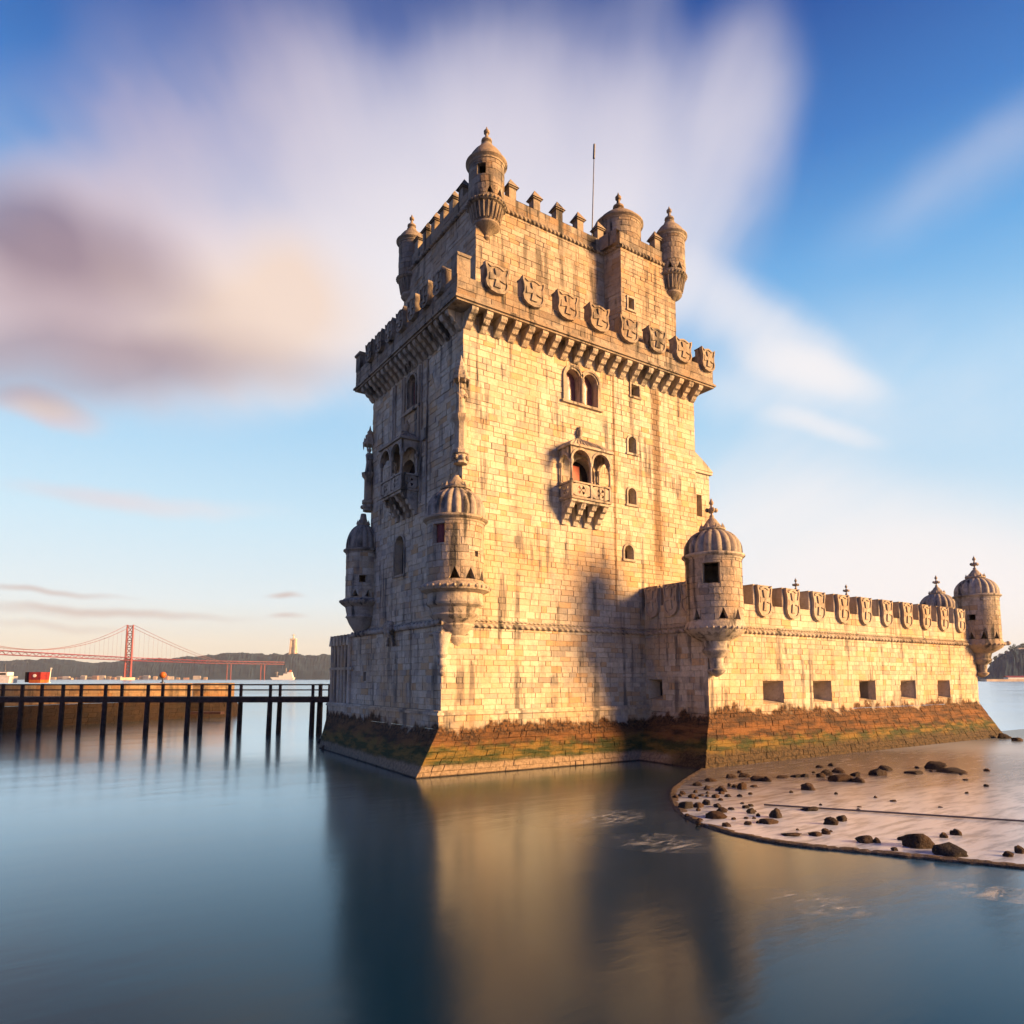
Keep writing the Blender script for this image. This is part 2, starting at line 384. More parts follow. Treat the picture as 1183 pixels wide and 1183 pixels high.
def masonry(mb, fm, holes=(), rowh=(.27, .44), blen=(.35, 1.05), seg=None, rough=.015, back=True, depth=.045, g=None, tone=None):
    f, U, V = fm
    hs = [h[:4] for h in holes]
    rows = [0.0]
    while rows[-1] < V-rowh[0]*.6: rows.append(rows[-1]+random.uniform(*rowh))
    k = V/rows[-1]; rows = [r*k for r in rows]
    for i in range(len(rows)-1):
        v0, v1 = rows[i], rows[i+1]; u = 0.0; us = [0.0]; rowt = random.uniform(-.12, .12)
        u = random.uniform(.2, blen[1])
        while u < U-.25: us.append(u); u += random.uniform(*blen)
        us.append(U)
        for j in range(len(us)-1):
            rects = [(us[j], us[j+1], v0, v1)]
            for h in hs: rects = sub(rects, h)
            c = (min(1, max(0, random.gauss(.55, .2)+rowt)), random.random(), random.random())
            w = random.uniform(-rough, rough*.5); g_ = random.choice((.0006, .001, .002, .004, .008)) if g is None else g
            for (a, b, cc, d) in rects:
                if b-a < .05 or d-cc < .05: continue
                a += g_; b -= g_; cc += g_*random.uniform(.3, 1.2); d -= g_; q = min(random.choice((.004, .008, .012, .03)), (b-a)/4, (d-cc)/4)
                n = 1 if not seg else max(1, int(math.ceil((b-a)/seg)))
                lo = [mb.P(f(a+(b-a)*t/n, cc, -depth)) for t in range(n+1)]; hi = [mb.P(f(a+(b-a)*t/n, d, -depth)) for t in range(n+1)]
                fl = [mb.P(f(a+q+(b-a-2*q)*t/n, cc+q, w)) for t in range(n+1)]; fh = [mb.P(f(a+q+(b-a-2*q)*t/n, d-q, w)) for t in range(n+1)]
                for t in range(n):
                    mb.F([lo[t], lo[t+1], fl[t+1], fl[t]], c); mb.F([fh[t], fh[t+1], hi[t+1], hi[t]], c); mb.F([fl[t], fl[t+1], fh[t+1], fh[t]], c)
                mb.F([lo[0], fl[0], fh[0], hi[0]], c); mb.F([lo[n], hi[n], fh[n], fl[n]], c)
    if back:
        rects = [(0, U, 0, V)]
        for h in hs: rects = sub(rects, h)
        for (a, b, cc, d) in rects:
            n = 1 if not seg else max(1, int(math.ceil((b-a)/seg)))
            for t in range(n):
                p, q = a+(b-a)*t/n, a+(b-a)*(t+1)/n
                mb.quad(f(p, cc, -.045), f(q, cc, -.045), f(q, d, -.045), f(p, d, -.045), (.5, .2, .3))
    for h in holes:
        if len(h) == 4: continue
        pts = outline(h); dp = h[5] if len(h) > 5 else .5; sp = h[6] if len(h) > 6 else 0.0
        cu = (h[0]+h[1])/2; cv = (h[2]+h[3])/2
        if h[4] != 'rect':
            curve = pts if h[4] == 'tri' else pts[1:-1]
            for a, b in zip(curve[:-1], curve[1:]):
                if abs(a[0]-b[0]) > 1e-6: mb.quad(f(a[0], a[1], 0), f(b[0], b[1], 0), f(b[0], h[3], 0), f(a[0], h[3], 0), (.6, .3, .3))
        for a, b in zip(pts, pts[1:]+pts[:1]):
            s_ = 1-sp
            a2 = (cu+(a[0]-cu)*s_, cv+(a[1]-cv)*s_); b2 = (cu+(b[0]-cu)*s_, cv+(b[1]-cv)*s_)
            mb.quad(f(a[0], a[1], .004), f(b[0], b[1], .004), f(b2[0], b2[1], -dp), f(a2[0], a2[1], -dp), (.5, .4, .4))
def panel(mb, f, h, w, inset=0.0):
    pts = outline((h[0]+inset, h[1]-inset, h[2]+inset, h[3]-inset, h[4]))
    mb.F([mb.P(f(a, b, w)) for a, b in pts])

# ------------------------------------------------------------------ structure: water, shelf, hills
def water_mat():
    m_, t, p, o = mat('river_water')
    pos = t.n('ShaderNodeNewGeometry').outputs['Position']
    p.inputs['Base Color'].default_value = (.0004, .018, .044, 1); p.inputs['Roughness'].default_value = .6; p.inputs['Specular IOR Level'].default_value = 0
    gl = t.n('ShaderNodeBsdfGlossy'); gl.inputs['Color'].default_value = (.77, .90, 1.0, 1)
    fr = t.n('ShaderNodeFresnel'); fr.inputs['IOR'].default_value = 1.33
    mx = t.n('ShaderNodeMixShader'); t.L.new(t.m('MULTIPLY', t.m('POWER', fr.outputs[0], 1.35), 2.5, clamp=True), mx.inputs[0]); t.L.new(p.outputs[0], mx.inputs[1]); t.L.new(gl.outputs[0], mx.inputs[2]); t.L.new(mx.outputs[0], o.inputs[0])
    n1 = t.noise(t.mapping(pos, rot=(0, 0, rad(-25)), sc=(.10, .35, 1)), 1.0, 5, .6)
    n0 = t.noise(pos, .03, 3, .5)
    t.L.new(t.m('ADD', t.rng(n0, .3, .7, .12, .17), t.m('MULTIPLY', n1, .05)), gl.inputs['Roughness'])
    b = t.n('ShaderNodeBump'); b.inputs['Strength'].default_value = .10; b.inputs['Distance'].default_value = .25
    t.L.new(t.m('ADD', n1, t.m('MULTIPLY', t.noise(pos, .8, 4, .6), .15)), b.inputs['Height']); t.L.new(b.outputs[0], gl.inputs['Normal'])
    return m_
WATER = water_mat()
mb = MB(); mb.quad((-9000, -4000, 0), (14000, -4000, 0), (14000, 16000, 0), (-9000, 16000, 0)); tag(mb.build('water', WATER), kind='structure')

# tidal shelf with its curved rim and milky surf
SHELF = [(12.9, -6.6), (10.6, -7.9), (8.55, -9.12), (6.2, -10.6), (4.6, -12.0), (3.0, -13.7), (1.95, -15.2), (1.35, -16.6), (1.1, -17.9), (1.15, -19.3), (1.6, -20.4), (2.34, -21.6), (2.9, -22.6), (3.4, -23.45), (4.2, -24.85), (6.2, -28.2), (9, -33), (14, -40)]
def shelf_mat():
    m_, t, p, o = mat('surf_over_sand')
    pos = t.n('ShaderNodeNewGeometry').outputs['Position']; X = t.xyz(pos)
    # distance from the wall side (0) to the rim (1)
    along = t.m('ADD', t.m('MULTIPLY', X[0], .42), t.m('MULTIPLY', X[1], .91))     # ~ runs from the rim towards the wall
    n1 = t.noise(t.mapping(pos, rot=(0, 0, rad(-62)), sc=(.10, .42, 1)), 1.0, 5, .6)
    n2 = t.noise(pos, 1.2, 5, .6); n3 = t.noise(t.mapping(pos, rot=(0, 0, rad(-62)), sc=(.6, 3.0, 1)), 1.0, 4, .6)
    f = t.m('ADD', along, t.m('MULTIPLY', t.m('SUBTRACT', n1, .5), 9.0))
    sand = t.mix(t.rng(n3, .3, .7), (.085, .078, .080), (.155, .145, .160))
    milk = t.mix(t.rng(n3, .3, .6), (.24, .27, .34), (.48, .54, .66))
    c = t.mix(t.rng(f, -4.0, -14.5), sand, milk)
    c = t.mix(t.m('MULTIPLY', t.rng(n3, .55, .75), .4), c, (.38, .37, .41))
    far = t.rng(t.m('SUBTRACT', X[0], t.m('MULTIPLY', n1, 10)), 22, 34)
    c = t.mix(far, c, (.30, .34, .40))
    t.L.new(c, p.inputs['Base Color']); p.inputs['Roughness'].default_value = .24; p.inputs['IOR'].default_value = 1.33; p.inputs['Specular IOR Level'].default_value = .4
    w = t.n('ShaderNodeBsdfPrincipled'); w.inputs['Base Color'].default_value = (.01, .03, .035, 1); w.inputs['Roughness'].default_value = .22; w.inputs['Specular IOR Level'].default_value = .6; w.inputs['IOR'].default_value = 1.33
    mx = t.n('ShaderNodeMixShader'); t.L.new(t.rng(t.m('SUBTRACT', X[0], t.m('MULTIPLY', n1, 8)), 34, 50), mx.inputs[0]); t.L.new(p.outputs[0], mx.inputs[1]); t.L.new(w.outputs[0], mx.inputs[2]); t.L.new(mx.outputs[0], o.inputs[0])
    b = t.n('ShaderNodeBump'); b.inputs['Strength'].default_value = .12; b.inputs['Distance'].default_value = .08; t.L.new(t.m('ADD', n2, n3), b.inputs['Height']); t.L.new(b.outputs[0], p.inputs['Normal'])
    return m_
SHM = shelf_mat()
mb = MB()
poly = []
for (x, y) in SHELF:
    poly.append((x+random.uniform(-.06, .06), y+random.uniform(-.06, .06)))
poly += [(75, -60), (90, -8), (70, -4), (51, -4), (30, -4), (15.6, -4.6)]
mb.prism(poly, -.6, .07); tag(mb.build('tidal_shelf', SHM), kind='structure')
# rim: a worn kerb of stones following the curve
RIMM = stone_mat('rim_stone', (.07, .05, .04), (.13, .10, .08), (.12, .08, .04), (.06, .055, .05), weather=.3, bump=1.0)
mb = MB(); pts = []
for (a, b) in zip(SHELF[:-1], SHELF[1:]):
    a = Vector((a[0], a[1], 0)); b = Vector((b[0], b[1], 0)); L = (b-a).length; n = max(2, int(L/.13)); d = (b-a)/L; nn = Vector((d.y, -d.x, 0))
    for k in range(n): pts.append((a+(b-a)*(k/n), nn))
prev = None
for i_, (p, nn) in enumerate(pts):
    o1 = .05+.05*noise.noise(Vector((i_*.31, 0, 0)))+random.uniform(-.012, .012); h = .085+.03*noise.noise(Vector((i_*.17, 5, 0)))+random.uniform(-.01, .01)
    ring = [mb.P((q.x, q.y, z)) for q, z in ((p+nn*(o1+.09), -.3), (p+nn*(o1+.05), h*.6), (p+nn*(o1-.02), h), (p+nn*(o1-.16), h*.95), (p+nn*(-.3), .06))]
    if prev:
        for q in range(4): mb.F([prev[q], ring[q], ring[q+1], prev[q+1]], (random.random(), .3, random.random()*.8))
    prev = ring
tag(mb.build('shelf_rim', RIMM), kind='structure')

# low wooden line / step crossing the shelf
mb = MB()
a = Vector((5.9, -15.6, .12)); b = Vector((14.5, -28.2, .12))
for k in range(12): mb.bar(a.lerp(b, k/12), a.lerp(b, (k+1)/12+.001), .035, 6)
mb.build('mooring_line', plain('wet_rope', (.10, .08, .08), .6))
tag(bpy.data.objects['mooring_line'], 'thin dark mooring line lying straight across the milky surf of the shelf', 'rope')

# foam floating on the still basin
def foam_mat():
    m_, t, p, o = mat('thin_foam')
    pos = t.n('ShaderNodeNewGeometry').outputs['Position']; uv = t.n('ShaderNodeTexCoord').outputs['Generated']
    n1 = t.noise(t.mapping(pos, rot=(0, 0, rad(35)), sc=(.8, 2.4, 1)), 1.5, 6, .7, dist=1.0)
    r = t.vm('LENGTH', t.mapping(uv, loc=(.5, .5, 0), sc=(.5, .5, 1), typ='TEXTURE'))
    a = t.m('MULTIPLY', t.rng(n1, .43, .70), t.rng(r, 1.0, .15))
    p.inputs['Base Color'].default_value = (.75, .78, .76, 1); p.inputs['Roughness'].default_value = .7
    t.L.new(t.m('MULTIPLY', a, .8), p.inputs['Alpha']); return m_
FOAM = foam_mat()
for (cx, cy, rx, ry, ang) in ((-.6, -13.6, 3.2, 1.7, -20), (-1.7, -17.4, 2.6, 1.3, -45), (-3.0, -23.5, 2.0, .9, -60), (1.2, -25.5, 2.6, .7, -60)):
    mb = MB(); c, s_ = math.cos(rad(ang)), math.sin(rad(ang))
    mb.F([mb.P((cx+(rx*math.cos(t_)*c-ry*math.sin(t_)*s_), cy+(rx*math.cos(t_)*s_+ry*math.sin(t_)*c), .006)) for t_ in [2*math.pi*k/28 for k in range(28)]])
    tag(mb.build('foam', FOAM), kind='stuff')

# ------------------------------------------------------------------ THE TOWER
tower = thing('stone_tower', 'tall square limestone tower with shield battlements, corner turrets and two balconies rising from the water', 'tower', (10.9, 6.6, 0))
def ptwall(name, fms, material, parent, **k):
    mb = MB()
    for fm, holes in fms: masonry(mb, fm, holes, **k)
    return mb, mb.build(name, material, parent)

X0, X1, Y1 = 1.2, 20.7, 13.2
# battered foot and plinth
B = []
B.append((fquad((-1.9, -1.0, 0), (20.7, -1.9, 0), (-.28, -.28, 2.35), (20.9, -.28, 2.35), (0, -1, .3)), []))
B.append((fquad((-1.9, -1.0, 0), (-.85, 17.0, 0), (-.28, -.28, 2.35), (-.28, 17.0, 2.35), (-1, 0, .3)), []))
mb = MB()
for fm, h in B: masonry(mb, fm, h, rowh=(.3, .46), rough=.03)
mb.quad((-2.3, -1.2, -.5), (20.7, -2.1, -.5), (20.7, -1.9, 0), (-1.9, -1.0, 0)); mb.quad((-2.3, -1.2, -.5), (-1.2, 17.2, -.5), (-.85, 17.0, 0), (-1.9, -1.0, 0))
mb.quad((-.85, 17.0, 0), (3, 18.0, 0), (3, 17.05, 2.35), (-.28, 17.0, 2.35))
mb.build('battered_base', STONE, tower)
mb = MB()
masonry(mb, fquad((-.28, -.28, 2.33), (20.9, -.28, 2.33), (-.28, -.28, 3.08), (20.9, -.28, 3.08), (0, -1, 0)), rowh=(.35, .4))
masonry(mb, fquad((-.28, -.28, 2.33), (-.28, 17, 2.33), (-.28, -.28, 3.08), (-.28, 17, 3.08), (-1, 0, 0)), rowh=(.35, .4))
for (z0, z1, o_) in ((3.06, 3.2, .40), (3.2, 3.3, .30)):
    x = -o_+.003
    while x < 20.7: x2 = min(20.7, x+random.uniform(.8, 1.6)); mb.box(x, x2-.012, -o_+random.uniform(-.015, .015), .1, z0, z1); x = x2
    y = -o_+.45
    while y < 17: y2 = min(17, y+random.uniform(.8, 1.6)); mb.box(-o_+random.uniform(-.015, .015), .1, y, y2-.012, z0, z1); y = y2
mb.build('plinth', STONE, tower)
# lower storey
mb = MB()
masonry(mb, fquad((0, 0, 3.25), (X1, 0, 3.25), (0, 0, 8.1), (X1, 0, 8.1), (0, -1, 0)), [(15.3, 20.7, 0, 4.9)])
masonry(mb, fquad((0, 0, 3.25), (0, Y1, 3.25), (0, 0, 8.0), (0, Y1, 8.0), (-1, 0, 0)), [(10.55, 11.0, 1.6, 2.2, 'rect', .5)], rough=.035)
# weathering ledge where the wall steps back
for k in range(12):
    y0, y1 = k*Y1/12, (k+1)*Y1/12-.012
    mb.slab([(0.02, 8.0), (1.25, 8.0), (1.25, 8.55)], y0, y1)
mb.build('lower_wall', STONE, tower)
# upper shaft
mb = MB()
LH = [(8.72-1.2, 9.88-1.2, 22.55-8.1, 24.72-8.1, 'arch', .55), (10.14-1.2, 11.30-1.2, 22.55-8.1, 24.72-8.1, 'arch', .55),
      (14.40-1.2, 15.12-1.2, 24.22-8.1, 24.98-8.1, 'rect', .6), (14.02-1.2, 14.70-1.2, 20.15-8.1, 21.25-8.1, 'arch', .6),
      (13.92-1.2, 14.62-1.2, 16.60-8.1, 17.68-8.1, 'arch', .6), (13.52-1.2, 14.28-1.2, 12.85-8.1, 13.75-8.1, 'arch', .6),
      (9.1-1.2, 11.0-1.2, 16.05-8.1, 18.95-8.1, 'arch', .7)]
fL = fquad((X0, 0, 8.1), (X1, 0, 8.1), (X0, 0, 26.3), (X1, 0, 26.3), (0, -1, 0))
masonry(mb, fL, LH)
SH_ = [(7.45, 8.80, 11.75-8.1, 14.3-8.1, 'arch', .6), (6.05, 8.25, 17.0-8.1, 19.2-8.1, 'arch', .6), (6.1, 7.25, 22.6-8.1, 24.8-8.1, 'arch', .5)]
fS = fquad((X0, 0, 8.1), (X0, Y1, 8.1), (X0, 0, 26.3), (X0, Y1, 26.3), (-1, 0, 0))
masonry(mb, fS, SH_, rough=.035)
masonry(mb, fquad((X1, 0, 8.1), (X1, Y1, 8.1), (X1, 0, 26.3), (X1, Y1, 26.3), (1, 0, 0)), rowh=(.7, .9), blen=(1, 2))
masonry(mb, fquad((X0, Y1, 3.2), (X1, Y1, 3.2), (X0, Y1, 26.3), (X1, Y1, 26.3), (0, 1, 0)), rowh=(.7, .9), blen=(1, 2))
mb.build('upper_wall', STONE, tower)

# window panes behind the openings
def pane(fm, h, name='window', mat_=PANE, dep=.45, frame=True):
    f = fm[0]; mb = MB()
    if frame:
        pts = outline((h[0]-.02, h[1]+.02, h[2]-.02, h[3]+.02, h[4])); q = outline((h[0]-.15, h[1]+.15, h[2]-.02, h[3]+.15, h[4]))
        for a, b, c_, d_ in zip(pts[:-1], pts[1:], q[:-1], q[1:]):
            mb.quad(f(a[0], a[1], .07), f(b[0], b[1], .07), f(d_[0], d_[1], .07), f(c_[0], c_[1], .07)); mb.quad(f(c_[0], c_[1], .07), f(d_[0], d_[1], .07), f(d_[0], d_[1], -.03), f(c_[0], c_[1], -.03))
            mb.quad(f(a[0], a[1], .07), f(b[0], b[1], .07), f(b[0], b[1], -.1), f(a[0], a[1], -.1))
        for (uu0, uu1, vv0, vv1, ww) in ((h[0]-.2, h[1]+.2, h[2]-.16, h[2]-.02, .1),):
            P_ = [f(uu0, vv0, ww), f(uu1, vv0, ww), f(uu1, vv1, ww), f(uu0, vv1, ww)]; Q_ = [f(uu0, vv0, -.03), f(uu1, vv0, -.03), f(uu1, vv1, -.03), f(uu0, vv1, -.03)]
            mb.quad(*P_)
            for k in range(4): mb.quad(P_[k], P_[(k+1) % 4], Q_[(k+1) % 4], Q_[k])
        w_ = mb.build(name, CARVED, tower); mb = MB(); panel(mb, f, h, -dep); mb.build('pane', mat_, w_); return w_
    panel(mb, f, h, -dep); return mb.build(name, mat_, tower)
# the twin arched window
f = fL[0]
tw = MB()
for h in LH[:2]:
    cu = (h[0]+h[1])/2; r = (h[1]-h[0])/2; vs = h[3]-r
    for rr0, rr1, w in ((r+.0, r+.13, .06), (r+.13, r+.27, .12)):
        for i in range(12):
            a0, a1 = math.pi*i/12, math.pi*(i+1)/12
            g = lambda rr, a, w_: f(cu-rr*math.cos(a), vs+rr*math.sin(a), w_)
            tw.quad(g(rr0, a0, w), g(rr1, a0, w), g(rr1, a1, w), g(rr0, a1, w)); tw.quad(g(rr1, a0, w), g(rr1, a1, w), g(rr1, a1, -.02), g(rr1, a0, -.02)); tw.quad(g(rr0, a0, w), g(rr0, a1, w), g(rr0, a1, -.1), g(rr0, a0, -.1))
for (xa, xb) in ((8.45, 8.72), (11.30, 11.57)): tw.box(xa, xb, -.12, .02, 22.42, 24.14)
tw.box(8.3, 11.72, -.17, .02, 22.38, 22.54)
win = tw.build('window', CARVED, tower)
mb = MB(); mb.lathe([(.15, 22.55), (.15, 22.65), (.10, 22.72), (.085, 23.9), (.13, 23.98), (.17, 24.2), (.15, 24.25)], 10.01, -.06, 14); mb.box(9.87, 10.15, -.10, .3, 24.14, 24.4); mb.build('column', CARVED, win)
mb = MB()
for h in LH[:2]: panel(mb, f, h, -.5)
mb.build('pane', PANE, win)
FSH = plain('faded_shutter', (.34, .19, .20), .6)
for (xa, xb) in ((8.72, 9.2), (10.14, 10.55)): mb = MB(); mb.box(xa, xb, .30, .36, 22.56, 24.3); mb.build('shutter', FSH, win)
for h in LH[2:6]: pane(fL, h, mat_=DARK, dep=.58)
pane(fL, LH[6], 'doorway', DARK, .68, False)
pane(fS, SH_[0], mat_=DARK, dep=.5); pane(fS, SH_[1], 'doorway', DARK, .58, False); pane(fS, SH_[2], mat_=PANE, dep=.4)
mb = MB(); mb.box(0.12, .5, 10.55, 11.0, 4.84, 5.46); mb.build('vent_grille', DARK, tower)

# cords and mouldings on the shadowed face: slim shafts flanking the windows
mb = MB()
for y, z0, z1, r in ((5.55, 20.2, 25.0, .10), (5.2, 16, 25.0, .07), (7.75, 21.4, 25.0, .10), (8.1, 21.2, 25.0, .07), (9.2, 19, 25.0, .09), (9.6, 19.2, 25.0, .06), (4.4, 15, 25, .06)):
    mb.bar((1.16, y, z0), (1.16, y, z1), r, 8); mb.lathe([(r*1.5, z0-.12), (r*1.5, z0)], 1.16, y, 10)
mb.box(1.05, 1.25, 5.3, 8.0, 22.28, 22.45)
mb.box(1.02, 1.25, 4.3, 4.9, 19.8, 20.5)
mb.build('wall_shaft', CARVED, tower)

# rope mouldings
mb = MB(); mb.rope((1.4, -.05, 7.98), (15.1, -.05, 7.98), .15); mb.rope((1.4, -.03, 8.24), (15.1, -.03, 8.24), .07, .3); mb.build('rope_moulding', CARVED, tower)
mb = MB(); mb.rope((-.08, .5, 8.02), (-.08, 13.0, 8.02), .19, .5)
for k in range(26):
    a = k*2.39; rr = .5*math.sqrt(k/26); p = (-.22-random.random()*.12, 6.35+rr*math.cos(a), 8.05+rr*math.sin(a)*.9)
    mb.ball(p, random.uniform(.13, .22), 5)
for s_ in (-1, 1): mb.rope((-.15, 6.35+s_*.25, 7.7), (-.12, 6.35+s_*.5, 7.0), .10, .3)
mb.build('rope_moulding', CARVED, tower)
# corner rings of the lower corner and small carved ends
mb = MB()
for z, w in ((8.05, .16), (7.45, .1)):
    mb.rope((-.1, -.06, z), (1.6, -.06, z), w, .35); mb.rope((-.1, -.1, z), (-.1, 1.2, z), w, .35)
mb.lathe([(.02, 5.2), (.2, 5.35), (.12, 5.5), (.28, 5.75), (.22, 6.1), (.34, 6.3), (.3, 6.6), (.42, 7.0), (.5, 7.4)], .05, .02, 16)
mb.ball((.02, -.05, 5.35), .22, 6)
mb.build('corner_boss', CARVED, tower)

# far annex with gabled shafts
mb = MB()
masonry(mb, fquad((0.05, Y1, 3.25), (0.05, 17, 3.25), (0.05, Y1, 7.2), (0.05, 17, 7.2), (-1, 0, 0)))
masonry(mb, fquad((0.05, 17, 3.25), (4, 17, 3.25), (0.05, 17, 7.2), (4, 17, 7.2), (0, 1, 0)))
mb.box(.05, 4, Y1+.02, 17, 7.15, 7.25)
mb.box(-.18, .1, Y1-.5, 17.1, 5.62, 5.8)
for k in range(6):
    y = 13.35+k*.68
    mb.bar((-.05, y, 3.3), (-.05, y, 7.4), .17, 8); mb.slab([(y-.24, 7.35), (y+.24, 7.35), (y+.24, 7.5), (y, 8.1), (y-.24, 7.5)], -.28, .5, 'x')
mb.build('porch_buttress', STONE, tower)

# machicolation: corbels, cornice, parapet, merlons
def corbel_mb(w, p=1.0, z0=25.3, z1=26.12):
    mb = MB(); H = z1-z0
    prof = [(0.0, z0-.2), (.10*p, z0-.16), (.26*p, z0+.0*H), (.34*p, z0+.18*H), (.50*p, z0+.24*H), (.60*p, z0+.42*H), (.66*p, z0+.52*H), (.82*p, z0+.58*H), (.93*p, z0+.76*H), (.95*p, z1), (0.0, z1)]
    mb.slab([(-a, z-z1) for a, z in prof], -w/2, w/2, 'x')
    mb2 = MB(); mb2.M = Matrix.Rotation(rad(90), 4, 'Z')
    mb2.v = [tuple(Matrix.Rotation(rad(90), 4, 'Z') @ Vector((v[0], v[1], v[2]))) for v in mb.v]; mb2.f = mb.f; mb2.c = [(.75, .3, .2)]*len(mb.f); mb2.sm = mb.sm
    # profile runs along local -Y after this swap
    mb2.v = [(v[0], v[1], v[2]) for v in mb.v]
    return mb2
# slab(axis='x') gives points (w, a, z): across = x, out = -y
cb = corbel_mb(.42).build('corbel', CARVED, tower, org=(1.45, 0, 26.12))
for k in range(1, 20): dup(cb, tower, (1.45+k*1.0, 0, 26.12))
cb2 = corbel_mb(.34).build('corbel', CARVED, tower, org=(X0, .35, 26.12), rot=rad(-90))
for k in range(1, 19): dup(cb2, tower, (X0, .35+k*.71, 26.12), rad(-90))
mb = MB()
for (z0, z1, o_) in ((26.10, 26.22, 1.03), (26.22, 26.36, 1.14), (26.36, 26.45, 1.06)):
    mb.box(X0-o_, X1+o_, -o_, -o_+1.3, z0, z1); mb.box(X0-o_, X0-o_+1.3, -o_+1.303, Y1+o_, z0, z1-.002)
    mb.box(X1+o_-1.3, X1+o_, -o_+1.303, Y1+o_, z0, z1-.002); mb.box(X0-o_+1.303, X1+o_-1.303, Y1+o_-1.3, Y1+o_, z0, z1-.002)
mb.box(X0-.5, X1+.5, -.5, Y1+.5, 26.15, 26.33)
mb.build('cornice', AGED, tower)
PO = 1.0
mb = MB()
masonry(mb, fquad((X0-PO, -PO, 26.44), (X1+PO, -PO, 26.44), (X0-PO, -PO, 27.62), (X1+PO, -PO, 27.62), (0, -1, 0)), rowh=(.38, .42), blen=(.9, 1.7))
masonry(mb, fquad((X0-PO, -PO, 26.44), (X0-PO, Y1+PO, 26.44), (X0-PO, -PO, 27.62), (X0-PO, Y1+PO, 27.62), (-1, 0, 0)), rowh=(.38, .42), blen=(.9, 1.7))
masonry(mb, fquad((X1+PO, -PO, 26.44), (X1+PO, Y1+PO, 26.44), (X1+PO, -PO, 27.62), (X1+PO, Y1+PO, 27.62), (1, 0, 0)), rowh=(.38, .42), blen=(.9, 1.7))
mb.box(X0-PO+.05, X1+PO-.05, -PO+.05, -PO+.5, 26.44, 27.63); mb.box(X0-PO+.05, X0-PO+.5, -PO+.503, Y1+PO-.503, 26.44, 27.628)
mb.box(X1+PO-.5, X1+PO-.05, -PO+.503, Y1+PO-.503, 26.44, 27.628); mb.box(X0-PO+.05, X1+PO-.05, Y1+PO-.5, Y1+PO-.05, 26.44, 27.63)
mb.build('parapet', AGED, tower)

def shield_poly(w, z0, z1):
    h = w/2; H = z1-z0
    R_ = [(h*.25, z1-.04*H), (h*.62, z1-.10*H), (h, z1), (h*1.0, z1-.12*H), (h*.86, z1-.32*H), (h*.86, z1-.5*H), (h*.96, z1-.66*H), (h*.86, z0+.17*H), (h*.55, z0+.05*H), (0, z0)]
    return [(0, z1-.02*H)]+R_+[(-x, z) for x, z in R_[:-1][::-1]]
def merlon(org, parent, rot, w, h, th, drop, sw=None, material=AGED, proud=.2, corner=False):
    mb = MB(); mb.box(-w/2, w/2, 0.02, th, -.02, h, ch=.03)
    mb.box(-w/2-.03, w/2+.03, -.02, th+.03, h-.02, h+.07)
    me = mb.build('merlon', material, parent, org=org, rot=rot)
    sw = sw or w*1.12
    mb = MB(); pl = shield_poly(sw, -drop, h+.05); mb.slab(pl, -proud, -.0, 'y', (.7, .3, .3))
    z0, z1 = -drop, h; H = z1-z0; cz = z0+H*.55
    inner = [(x*.84, (z-cz)*.86+cz) for x, z in pl]
    # raised rim
    n = len(pl)
    for k in range(n):
        a, b = pl[k], pl[(k+1) % n]; c_, d_ = inner[k], inner[(k+1) % n]
        y = -proud-.07
        mb.quad((a[0], y, a[1]), (b[0], y, b[1]), (d_[0], y, d_[1]), (c_[0], y, c_[1])); mb.quad((c_[0], y, c_[1]), (d_[0], y, d_[1]), (d_[0], -proud+.02, d_[1]), (c_[0], -proud+.02, c_[1])); mb.quad((a[0], y, a[1]), (b[0], y, b[1]), (b[0], -proud, b[1]), (a[0], -proud, a[1]))
    # cross with flared arms
    A = sw*.33; B_ = sw*.13; t_ = sw*.05
    y0, y1 = -proud-.09, -proud+.01
    mb.slab([(-t_, cz), (-B_, cz+H*.32), (B_, cz+H*.32), (t_, cz)], y0, y1); mb.slab([(-t_, cz), (t_, cz), (B_, cz-H*.34), (-B_, cz-H*.34)], y0, y1)
    mb.slab([(0, cz-t_), (A, cz-B_), (A, cz+B_), (0, cz+t_)], y0+.01, y1); mb.slab([(0, cz-t_), (0, cz+t_), (-A, cz+B_), (-A, cz-B_)], y0+.01, y1)
    mb.build('shield', material, me, org=org)
    return me
m0 = merlon((2.74, -1.0, 27.62), tower, 0, 1.42, 1.22, .5, .48, 1.66)
for k in range(1, 7): dup(m0, tower, (2.74+2.61*k, -1.0, 27.62))
m1 = merlon((X0-PO, .9, 27.62), tower, rad(-90), .98, 1.0, .5, .42, 1.18)
for k in range(1, 7): dup(m1, tower, (X0-PO, .9+1.72*k, 27.62), rad(-90))
m2 = dup(m0, tower, (20.98, -1.0, 27.62)); m2.scale = (.85, 1, 1)
for k in range(5): dup(m0, tower, (X1+PO, .9+2.75*k, 27.62), rad(90))
mb = MB(); mb.box(X0-PO-.02, X0-PO+.85, -PO-.02, -PO+.62, 27.6, 28.72); mb.slab([(.2, 28.72), (1.02, 28.72), (1.1, 28.9), (.15, 28.9)], -PO-.08, -PO+.66); mb.build('corner_merlon', AGED, tower)
mb = MB(); mb.box(X0-PO-.02, X0-PO+.5, Y1+.2, Y1+PO, 27.6, 28.7); mb.slab([(Y1+.15, 28.7), (Y1+PO+.05, 28.7), (Y1+PO+.15, 28.9), (Y1+.1, 28.9)], X0-PO-.1, X0-PO+.5, 'x'); mb.build('corner_merlon', AGED, tower)

